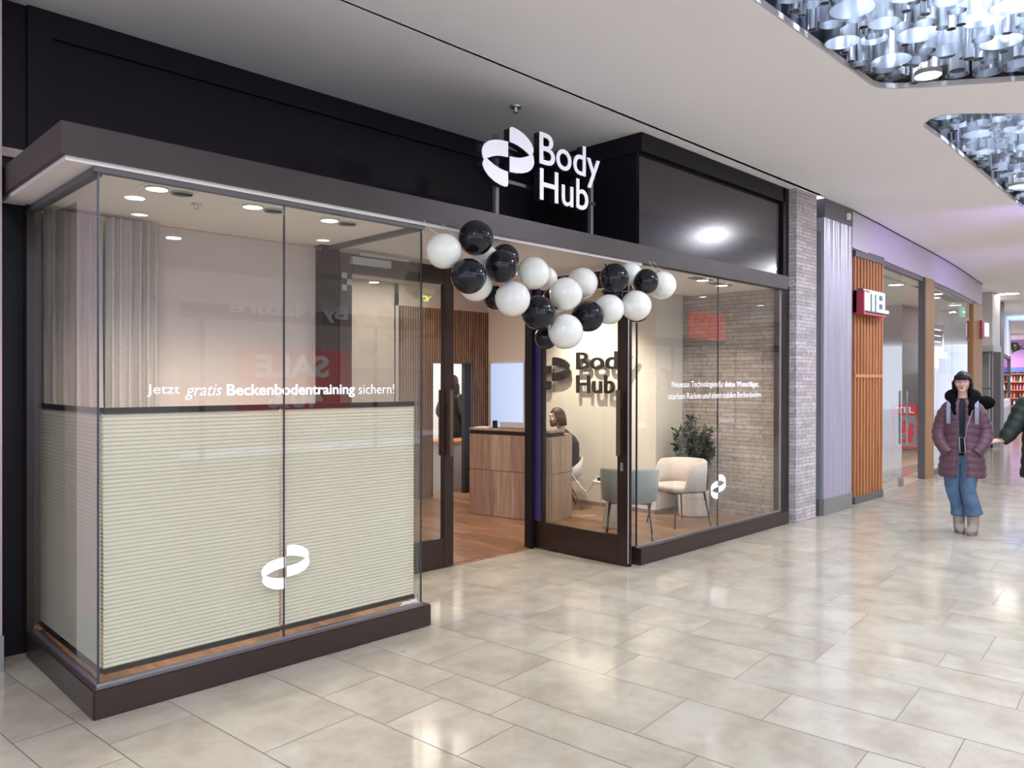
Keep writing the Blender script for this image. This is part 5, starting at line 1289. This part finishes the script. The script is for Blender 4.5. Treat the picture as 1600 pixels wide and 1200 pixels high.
# girl in the plum quilted coat
def girl():
    loc = (8.93, 2.30, 0); th = R(-76)
    root = thing('person', loc, 'person in a plum quilted coat, jeans and taupe ankle boots walking towards the camera', 'person', None, rz=th)
    Mx = W[root.name]
    hc = Vector((-0.042, -0.03, 1.548)); rot = Matrix.Rotation(R(-4), 3, 'Z') @ Matrix.Rotation(R(4), 3, 'X')
    bm = BM(); g = head(bm, hc, 0.97, rot)
    legL = ([(-.10, .0, .86), (-.115, -.03, .50), (-.072, .02, .14), (-.07, .02, .06)], [.085, .058, .032, .03])
    legR = ([(.02, 0, .86), (.01, -.06, .50), (.052, -.058, .14), (.054, -.058, .06)], [.085, .058, .032, .03])
    armL = ([(-.17, 0, 1.31), (-.245, .02, 1.04), (-.17, -.05, .88)], [.045, .036, .027])
    armR = ([(.09, 0, 1.31), (.150, .02, 1.04), (.085, -.05, .89)], [.045, .036, .027])
    base_body(bm, (-.04, 0, .90), (-.04, 0, 1.33), (-.042, -.01, 1.42), hc, [legL, legR], [armL, armR], w=.9)
    hand(bm, (-.17, -.05, .885), (.6, -.05, -.8), (.2, .9, 0), .85, .4, 1); hand(bm, (.085, -.05, .895), (-.6, -.05, -.8), (-.2, .9, 0), .85, .4, -1)
    bm = remesh(bm, 0.006, 3); bm.transform(Mx); part('body', bm, M['skin'], root, smooth=4)
    face_parts(g, rot, .97, root, Mx)
    # hair
    hb = hair_cap(hc, .97, rot, 0.052, -0.115, 1.10, -0.045)
    for k in range(17):
        x = (k-8)*0.0088; a = x/0.075; y = -0.101*math.sqrt(max(.05, 1-a*a*0.9)); zt = 0.085-0.3*abs(x); zb = 0.026+0.010*((k*7) % 3)/2 - 0.25*max(0, abs(x)-.05)
        tube(hb, [g(x*.6, y*.72, zt+.022), g(x*.92, y*1.0, zt-.012), g(x, y*1.03, zb)], [.006, .0085, .003], 7)
    for q in (-1, 1):
        for k in range(6): tube(hb, [g(q*.062, -.045+.014*k, .07), g(q*.086, -.040+.016*k, .0), g(q*.083, -.035+.018*k, -.075), g(q*.070, -.02+.018*k, -.115-.01*(k % 2))], [.012, .012, .010, .004], 8)
    hb.transform(Mx); part('hair', hb, M['hairb'], root, smooth=4)
    # glasses
    gl = BM()
    for q in (-1, 1):
        pts = []
        for k in range(17):
            a = 2*PI*k/16; pts.append(g(q*0.034 + .028*math.copysign(abs(math.cos(a))**.7, math.cos(a)), -0.108+.10*abs(q*.034+.028*math.cos(a))*.35, 0.006 + .020*math.copysign(abs(math.sin(a))**.7, math.sin(a))))
        tube(gl, pts, .0018, 6, cap=False)
        tube(gl, [g(q*.063, -.098, .014), g(q*.078, -.02, .010)], .0018, 6)
    tube(gl, [g(-.008, -.110, .012), g(.008, -.110, .012)], .0018, 6)
    gl.transform(Mx); part('glasses', gl, mat('glasses_frame', (.25, .17, .18), .3, .4), root)
    # black top
    bm = BM(); loft(bm, [((-.04, -.0, z), (rx, 0, 0), (0, ry, 0)) for z, rx, ry in ((.80, .135, .10), (.95, .13, .098), (1.15, .14, .105), (1.30, .14, .105), (1.36, .10, .085), (1.385, .065, .065))], 28)
    bm.transform(Mx); part('black_top', bm, M['navy'], root, smooth=4)
    # quilted coat: open shell
    bm = BM(); secs = []; n = 34; zs = [0.575 + i*(1.375-.575)/75 for i in range(76)]
    def coat_r(z):
        tab = ((.55, .212, .150), (.66, .216, .150), (.80, .200, .142), (.98, .165, .130), (1.12, .172, .132), (1.26, .186, .130), (1.33, .165, .115), (1.38, .10, .09))
        for (a, b, c), (d, e, f) in zip(tab, tab[1:]):
            if z <= d: t = (z-a)/(d-a); return b+(e-b)*t, c+(f-c)*t
        return tab[-1][1:]
    rings = []
    for z in zs:
        rx, ry = coat_r(z); pf = 1+0.075*(abs(math.sin(PI*(z-.575)/0.072))**.55-.7)
        gap = 0.17+0.05*max(0, (.75-z)/.2); O = []; I = []
        tilt = .028*math.sin((z-.6)*5)
        for k in range(n+1):
            a = -PI/2 + gap + (2*PI-2*gap)*k/n
            O.append(bm.verts.new((-.045+rx*pf*math.cos(a), ry*pf*math.sin(a)+.0, z+.006*math.sin(3*a))))
            I.append(bm.verts.new((-.045+(rx-.03)*math.cos(a), (ry-.03)*math.sin(a), z)))
        rings.append(O + I[::-1])
    N = len(rings[0])
    for a, b in zip(rings, rings[1:]):
        for k in range(N): bm.faces.new((a[k], a[(k+1) % N], b[(k+1) % N], b[k]))
    for rg in (rings[0], rings[-1]):
        for k in range(n): bm.faces.new((rg[k], rg[k+1], rg[N-2-k], rg[N-1-k]))
    for pts, rs in (([(-.150, .01, 1.305), (-.205, .01, 1.21), (-.250, .02, 1.04), (-.235, -.04, .93), (-.165, -.10, .82)], [.062, .072, .072, .066, .056]),
                    ([(.062, .01, 1.305), (.115, .01, 1.21), (.160, .02, 1.05), (.150, -.04, .94), (.080, -.10, .83)], [.062, .072, .072, .066, .056])):
        limb(bm, pts, rs, 20, ridge=.066, amp=.12, sub=12)
    bm.transform(Mx); coat = part('quilted_coat', bm, M['coatp'], root, smooth=4)
    bm = BM()
    for q in (-1, 1): tube(bm, [(-.045+q*.032, -.137+.012, 1.26), (-.045+q*.030, -.142, 1.1), (-.045+q*.030, -.140, .95), (-.045+q*.036, -.150, .78), (-.045+q*.044, -.156, .60)], .004, 6)
    bm.transform(Mx); part('zip', bm, M['dgrey'], coat)
    # fleece hood collar
    bm = BM()
    limb(bm, [(-.115, -.085, 1.33), (-.150, -.03, 1.40), (-.125, .07, 1.42), (-.04, .10, 1.43), (.045, .07, 1.42), (.070, -.03, 1.40), (.035, -.085, 1.33)], [.035, .055, .062, .066, .062, .055, .035], 16, sub=5)
    limb(bm, [(-.10, -.115, 1.20), (-.12, -.10, 1.30), (-.13, -.06, 1.38)], [.012, .03, .04], 12, sub=4); limb(bm, [(.015, -.115, 1.20), (.035, -.10, 1.30), (.05, -.06, 1.38)], [.012, .035, .04], 12, sub=4)
    bm = remesh(bm, .008, 2); bm.transform(Mx); part('fleece_hood', bm, M['fur'], root, smooth=4)
    # jeans
    for pts, rs in (([(-.105, 0, .88), (-.125, -.02, .62), (-.125, -.04, .46), (-.085, 0, .30), (-.070, .012, .185)], [.10, .086, .070, .066, .076]),
                    ([(.015, 0, .88), (.015, -.05, .62), (.010, -.075, .46), (.035, -.07, .34), (.060, -.050, .205)], [.10, .086, .072, .074, .086])):
        bm = limb(BM(), pts, rs, 20, ridge=.06, amp=.05, sub=8); bm.transform(Mx); part('trouser_leg', bm, M['jeans'], root, smooth=4)
    # boots
    for q, (x, y, rz) in enumerate(((-.070, .015, 8), (.055, -.065, -10))):
        Rm = Mx @ Matrix.Translation((x, y, 0)) @ Matrix.Rotation(R(rz), 4, 'Z')
        bm = BM()
        loft(bm, [((0, .008, z), (rx, 0, 0), (0, ry, 0)) for z, rx, ry in ((.03, .045, .055), (.08, .05, .062), (.14, .056, .062), (.22, .064, .070), (.275, .066, .072))], 20)
        loft(bm, [((0, y_, zc), (rx, 0, 0), (0, 0, rz_)) for y_, zc, rx, rz_ in ((.07, .055, .030, .035), (.04, .06, .044, .05), (-.03, .062, .048, .052), (-.09, .05, .048, .040), (-.13, .042, .038, .028), (-.145, .038, .02, .015))], 18)
        bm = remesh(bm, .006, 3); bm.transform(Rm); bt = part('boot', bm, M['boot'], root, smooth=4)
        bm = BM(); prism(bm, [(.048*math.cos(a)*(1 if math.sin(a) < 0 else .9), -.035+.115*math.sin(a)) for a in [2*PI*k/20 for k in range(20)]], 0.0, .022); bm.transform(Rm); part('sole', bm, M['sole'], bt)
    # backpack strap, camera strap
    bm = BM()
    for q, xx in ((-1, -.165), (1, .085)):
        pts = [(xx, -.105, 1.12), (xx, -.128, 1.2), (xx, -.125, 1.29), (xx-.004*q, -.06, 1.375), (xx-.01*q, .05, 1.38)]
        for (a, b) in zip(pts, pts[1:]):
            pass
        n2 = len(pts); A = []
        for p in pts:
            A.append([bm.verts.new((p[0]+dx, p[1]+dy, p[2]+(0.008 if dy < 0 else 0))) for dx, dy in ((-.018, -.008), (.018, -.008), (.018, .004), (-.018, .004))])
        for a, b in zip(A, A[1:]):
            for k in range(4): bm.faces.new((a[k], a[(k+1) % 4], b[(k+1) % 4], b[k]))
        bm.faces.new(A[0][::-1]); bm.faces.new(A[-1])
    bm.transform(Mx); part('backpack_strap', bm, M['strap'], root)
    bm = BM(); tube(bm, [(-.068, -.135, .99), (-.025, -.142, .99), (-.012, -.150, .84), (-.060, -.152, .83), (-.068, -.135, .99)], .003, 6)
    tube(bm, [(-.012, -.145, .99), (.00, -.150, 1.1), (.05, -.125, 1.27)], .0025, 6)
    bm.transform(Mx); part('strap_cord', bm, M['lgrey'], root)
    bm = BM(); ellipsoid(bm, (.16, .10, 1.34), (.09, .06, .07), 14); bm.transform(Mx); part('bag_pompom', bm, M['fur'], root, smooth=4)
girl()

def companion():
    loc = (9.12, 1.70, 0); th = R(-80)
    root = thing('person', loc, 'person in a dark green padded coat at the right edge, reaching out a hand', 'person', None, rz=th)
    Mx = W[root.name]
    hc = Vector((.06, -.02, 1.62)); rot = Matrix.Identity(3)
    bm = BM(); g = head(bm, hc, 1.0, rot)
    armL = ([(-.12, 0, 1.40), (-.22, -.02, 1.17), (-.30, -.07, .985), (-.325, -.085, .965)], [.045, .036, .027, .025])
    armR = ([(.24, 0, 1.40), (.30, .03, 1.12), (.30, -.06, .88)], [.045, .036, .027])
    legL = ([(-.02, 0, .88), (-.03, -.05, .50), (-.03, 0, .08)], [.085, .058, .04]); legR = ([(.14, 0, .88), (.15, .03, .50), (.15, .1, .08)], [.085, .058, .04])
    base_body(bm, (.06, 0, .92), (.06, 0, 1.40), (.06, -.01, 1.50), hc, [legL, legR], [armL, armR])
    hand(bm, (-.325, -.085, .965), (-1, -.15, -.12), (.1, .5, -1), .95, .5, 1)
    hand(bm, (.30, -.06, .88), (0, -.2, -1), (-1, 0, 0), .95, .35, 1)
    bm = remesh(bm, 0.006, 3); bm.transform(Mx); part('body', bm, M['skin2'], root, smooth=4)
    face_parts(g, rot, 1.0, root, Mx)
    hb = hair_cap(hc, 1.0, rot, .06, -.1, 1.12, -.02)
    for q in (-1, 1):
        for k in range(6): tube(hb, [g(q*.06, -.02+.016*k, .08), g(q*.088, -.02+.018*k, 0), g(q*.085, -.01+.018*k, -.10), g(q*.08, -.01+.016*k, -.20)], [.012, .013, .013, .005], 8)
    hb.transform(Mx); part('hair', hb, M['hairbr'], root, smooth=4)
    bm = BM(); secs = []
    for i in range(60):
        z = .60 + i*.83/59; t = i/59
        rx = .235-.02*math.sin(PI*t)+.0; rx = rx if z < 1.36 else rx*max(.45, 1-(z-1.36)*6); ry = .15 if z < 1.36 else .15*max(.55, 1-(z-1.36)*5)
        k = 1+.06*(abs(math.sin(PI*(z-.6)/.11))**.6-.7); secs.append(((.06, .0, z), (rx*k, 0, 0), (0, ry*k, 0)))
    loft(bm, secs, 32)
    limb(bm, [(-.10, .0, 1.38), (-.15, .0, 1.28), (-.21, -.03, 1.13), (-.285, -.07, 1.0), (-.315, -.085, .972)], [.075, .088, .085, .070, .054], 20, ridge=.09, amp=.10, sub=10)
    limb(bm, [(.22, .0, 1.38), (.28, .0, 1.24), (.31, .02, 1.08), (.31, -.03, .92)], [.075, .085, .08, .06], 20, ridge=.09, amp=.10, sub=10)
    limb(bm, [(-.05, -.04, 1.42), (-.04, .08, 1.46), (.06, .11, 1.47), (.16, .08, 1.46), (.17, -.04, 1.42)], [.04, .05, .055, .05, .04], 14, sub=4)
    bm.transform(Mx); part('padded_coat', bm, M['coatg'], root, smooth=4)
    for pts in ([(-.02, 0, .88), (-.03, -.05, .50), (-.03, 0, .12)], [(.14, 0, .88), (.15, .03, .50), (.15, .1, .12)]):
        bm = limb(BM(), pts, [.10, .075, .06], 18, sub=6); bm.transform(Mx); part('trouser_leg', bm, M['navy'], root, smooth=4)
    for x, y in ((-.03, 0), (.15, .1)):
        bm = BM(); loft(bm, [((x, y+y_, zc), (rx, 0, 0), (0, 0, rz_)) for y_, zc, rx, rz_ in ((.06, .05, .03, .045), (.02, .06, .042, .058), (-.05, .055, .046, .053), (-.12, .04, .044, .038), (-.17, .03, .03, .025))], 16)
        bm.transform(Mx); part('shoe', bm, M['black'], root, smooth=4)
companion()

def clerk():
    loc = (7.12, 6.22, 0.012); th = R(-127)
    root = thing('person', loc, 'bearded person in a dark top seated behind the reception counter, seen in profile', 'person', None, rz=th)
    Mx = W[root.name]
    hc = Vector((0, -.085, 1.10)); rot = Matrix.Rotation(R(6), 3, 'X')
    bm = BM(); g = head(bm, hc, 1.0, rot)
    legs = [([(q*.09, -.02, .50), (q*.11, -.38, .50), (q*.11, -.40, .10)], [.085, .06, .042]) for q in (-1, 1)]
    arms = [([(q*.17, -.01, .84), (q*.21, -.02, .62), (q*.17, -.22, .60), (q*.12, -.30, .64)], [.05, .042, .032, .027]) for q in (-1, 1)]
    base_body(bm, (0, 0, .50), (0, -.01, .86), (0, -.03, .96), hc, legs, arms)
    for q in (-1, 1): hand(bm, (q*.12, -.30, .64), (-q*.3, -1, 0), (0, 0, -1), .95, .3, -q)
    bm = remesh(bm, 0.006, 3); bm.transform(Mx); part('body', bm, M['skin'], root, smooth=4)
    face_parts(g, rot, 1.0, root, Mx)
    hb = hair_cap(hc, 1.0, rot, .058, -.105, 1.12, -.02)
    for q in (-1, 1):
        for k in range(7): tube(hb, [g(q*.055, -.045+.018*k, .085), g(q*.084, -.03+.018*k, .03), g(q*.082, .014+.012*k, -.04), g(q*.072, .035+.009*k, -.105)], [.012, .013, .012, .006], 8)
    hb.transform(Mx); part('hair', hb, M['hairbr'], root, smooth=4)
    bb = BM(); ellipsoid(bb, g(0, -.066, -.080), (.040, .030, .030), 16, rot)
    for q in (-1, 1): limb(bb, [g(q*.070, -.01, -.02), g(q*.062, -.035, -.065), g(q*.03, -.070, -.085)], [.008, .018, .024], 10, sub=4)
    limb(bb, [g(-.025, -.088, -.055), g(-.012, -.094, -.040), g(.012, -.094, -.040), g(.025, -.088, -.055)], [.006, .007, .007, .006], 8, sub=3)
    bb = remesh(bb, .005, 2); bb.transform(Mx); part('beard', bb, M['hairbr'], root, smooth=4)
    bm = BM(); loft(bm, [((0, y_, z), (rx, 0, 0), (0, ry, 0)) for z, rx, ry, y_ in ((.44, .17, .13, .03), (.55, .18, .14, .04), (.70, .19, .15, .04), (.80, .205, .15, .03), (.87, .18, .125, .01), (.92, .105, .09, -.02), (.955, .066, .066, -.035))], 28)
    for q in (-1, 1): limb(bm, [(q*.15, -.01, .865), (q*.205, -.01, .78), (q*.235, -.02, .61), (q*.20, -.16, .585), (q*.14, -.27, .625)], [.062, .068, .058, .050, .040], 18, sub=6)
    bm = remesh(bm, .008, 3); bm.transform(Mx); part('dark_top', bm, M['navy'], root, smooth=4)
    for q in (-1, 1):
        bm = limb(BM(), [(q*.09, 0, .49), (q*.11, -.36, .50), (q*.112, -.40, .42), (q*.11, -.40, .12)], [.10, .08, .075, .055], 18, sub=6); bm.transform(Mx); part('trouser_leg', bm, M['dgrey'], root, smooth=4)
        bm = BM(); loft(bm, [((q*.11, -.40+y_, zc), (rx, 0, 0), (0, 0, rz_)) for y_, zc, rx, rz_ in ((.06, .05, .03, .04), (.02, .055, .042, .05), (-.05, .05, .044, .045), (-.12, .035, .04, .03), (-.16, .03, .025, .02))], 16); bm.transform(Mx); part('shoe', bm, M['black'], root, smooth=4)
    ch = thing('shell_chair', loc, 'white shell chair under the seated clerk', 'chair', None, rz=th)
    bm = BM(); A = []
    for i in range(17):
        a = R(-20+220*i/16); zt = .62-.20*max(0, abs(i/16-.5)*2-.2); c_ = Vector((.235*math.cos(a), .20*math.sin(a)+.02, 0)); d = Vector((math.cos(a), math.sin(a), 0))
        A.append([bm.verts.new(c_*k + d*o + Vector((0, 0, z))) for k, o, z in ((.35, 0, .36), (.85, 0, .385), (1, 0, zt), (1, .015, zt), (.9, .01, .365), (.35, 0, .34))])
    for a, b in zip(A, A[1:]):
        for k in range(6): bm.faces.new((a[k], a[(k+1) % 6], b[(k+1) % 6], b[k]))
    bm.faces.new(A[0][::-1]); bm.faces.new(A[-1]); lathe(bm, (0, 0), [(.20, .345), (.22, .36), (.22, .375), (.20, .385)], 28)
    bm.transform(Mx); part('shell', bm, M['shell'], ch, smooth=4)
    for a in (45, 135, 225, 315):
        bm = tube(BM(), [(.05*math.cos(R(a)), .05*math.sin(R(a)), .345), (.27*math.cos(R(a)), .27*math.sin(R(a)), 0.0)], [.018, .012], 10); bm.transform(Mx); part('leg', bm, M['chairleg'], ch)
clerk()

def back_person():
    loc = (7.76, 9.06, 0.012); th = R(100)
    root = thing('person', loc, 'long-haired person in black standing in the back room, half hidden by the black door', 'person', None, rz=th)
    Mx = W[root.name]; hc = Vector((0, -.02, 1.52)); rot = Matrix.Identity(3)
    bm = BM(); g = head(bm, hc, 1, rot)
    legs = [([(q*.08, 0, .86), (q*.09, -.02, .48), (q*.09, .02, .08)], [.085, .058, .04]) for q in (-1, 1)]
    arms = [([(q*.16, 0, 1.33), (q*.22, .03, 1.06), (q*.19, -.12, .90)], [.045, .036, .027]) for q in (-1, 1)]
    base_body(bm, (0, 0, .88), (0, 0, 1.32), (0, -.01, 1.41), hc, legs, arms)
    for q in (-1, 1): hand(bm, (q*.19, -.12, .90), (-q*.2, -.6, -.8), (-q, 0, 0), .95, .35, q)
    bm = remesh(bm, .008, 3); bm.transform(Mx); part('body', bm, M['skin2'], root, smooth=4)
    face_parts(g, rot, 1.0, root, Mx)
    hb = hair_cap(hc, 1.0, rot, .055, -.115, 1.14, -.03)
    for k in range(11):
        a = R(-10+200*k/10); tube(hb, [g(.06*math.cos(a), .07*math.sin(a), .05), g(.086*math.cos(a), .10*math.sin(a), -.05), g(.09*math.cos(a), .105*math.sin(a), -.16), g(.085*math.cos(a), .10*math.sin(a), -.26)], [.018, .02, .018, .006], 8)
    hb.transform(Mx); part('hair', hb, M['hairbr'], root, smooth=4)
    bm = BM(); loft(bm, [((0, 0, z), (rx, 0, 0), (0, ry, 0)) for z, rx, ry in ((.74, .18, .13), (.95, .165, .12), (1.15, .17, .12), (1.28, .18, .12), (1.34, .15, .10), (1.39, .08, .075))], 26)
    for q in (-1, 1): limb(bm, [(q*.14, 0, 1.32), (q*.20, .01, 1.2), (q*.235, .03, 1.05), (q*.20, -.10, .92)], [.06, .065, .058, .042], 16, sub=5)
    bm = remesh(bm, .009, 3); bm.transform(Mx); part('black_jacket', bm, M['black'], root, smooth=4)
    for q in (-1, 1):
        bm = limb(BM(), [(q*.08, 0, .88), (q*.09, -.02, .48), (q*.09, .02, .10)], [.10, .072, .058], 16, sub=5); bm.transform(Mx); part('trouser_leg', bm, M['black'], root, smooth=4)
        bm = BM(); loft(bm, [((q*.09, .02+y_, zc), (rx, 0, 0), (0, 0, rz_)) for y_, zc, rx, rz_ in ((.06, .05, .03, .045), (.0, .055, .042, .053), (-.08, .045, .044, .043), (-.15, .03, .03, .025))], 14); bm.transform(Mx); part('shoe', bm, M['black'], root, smooth=4)
back_person()
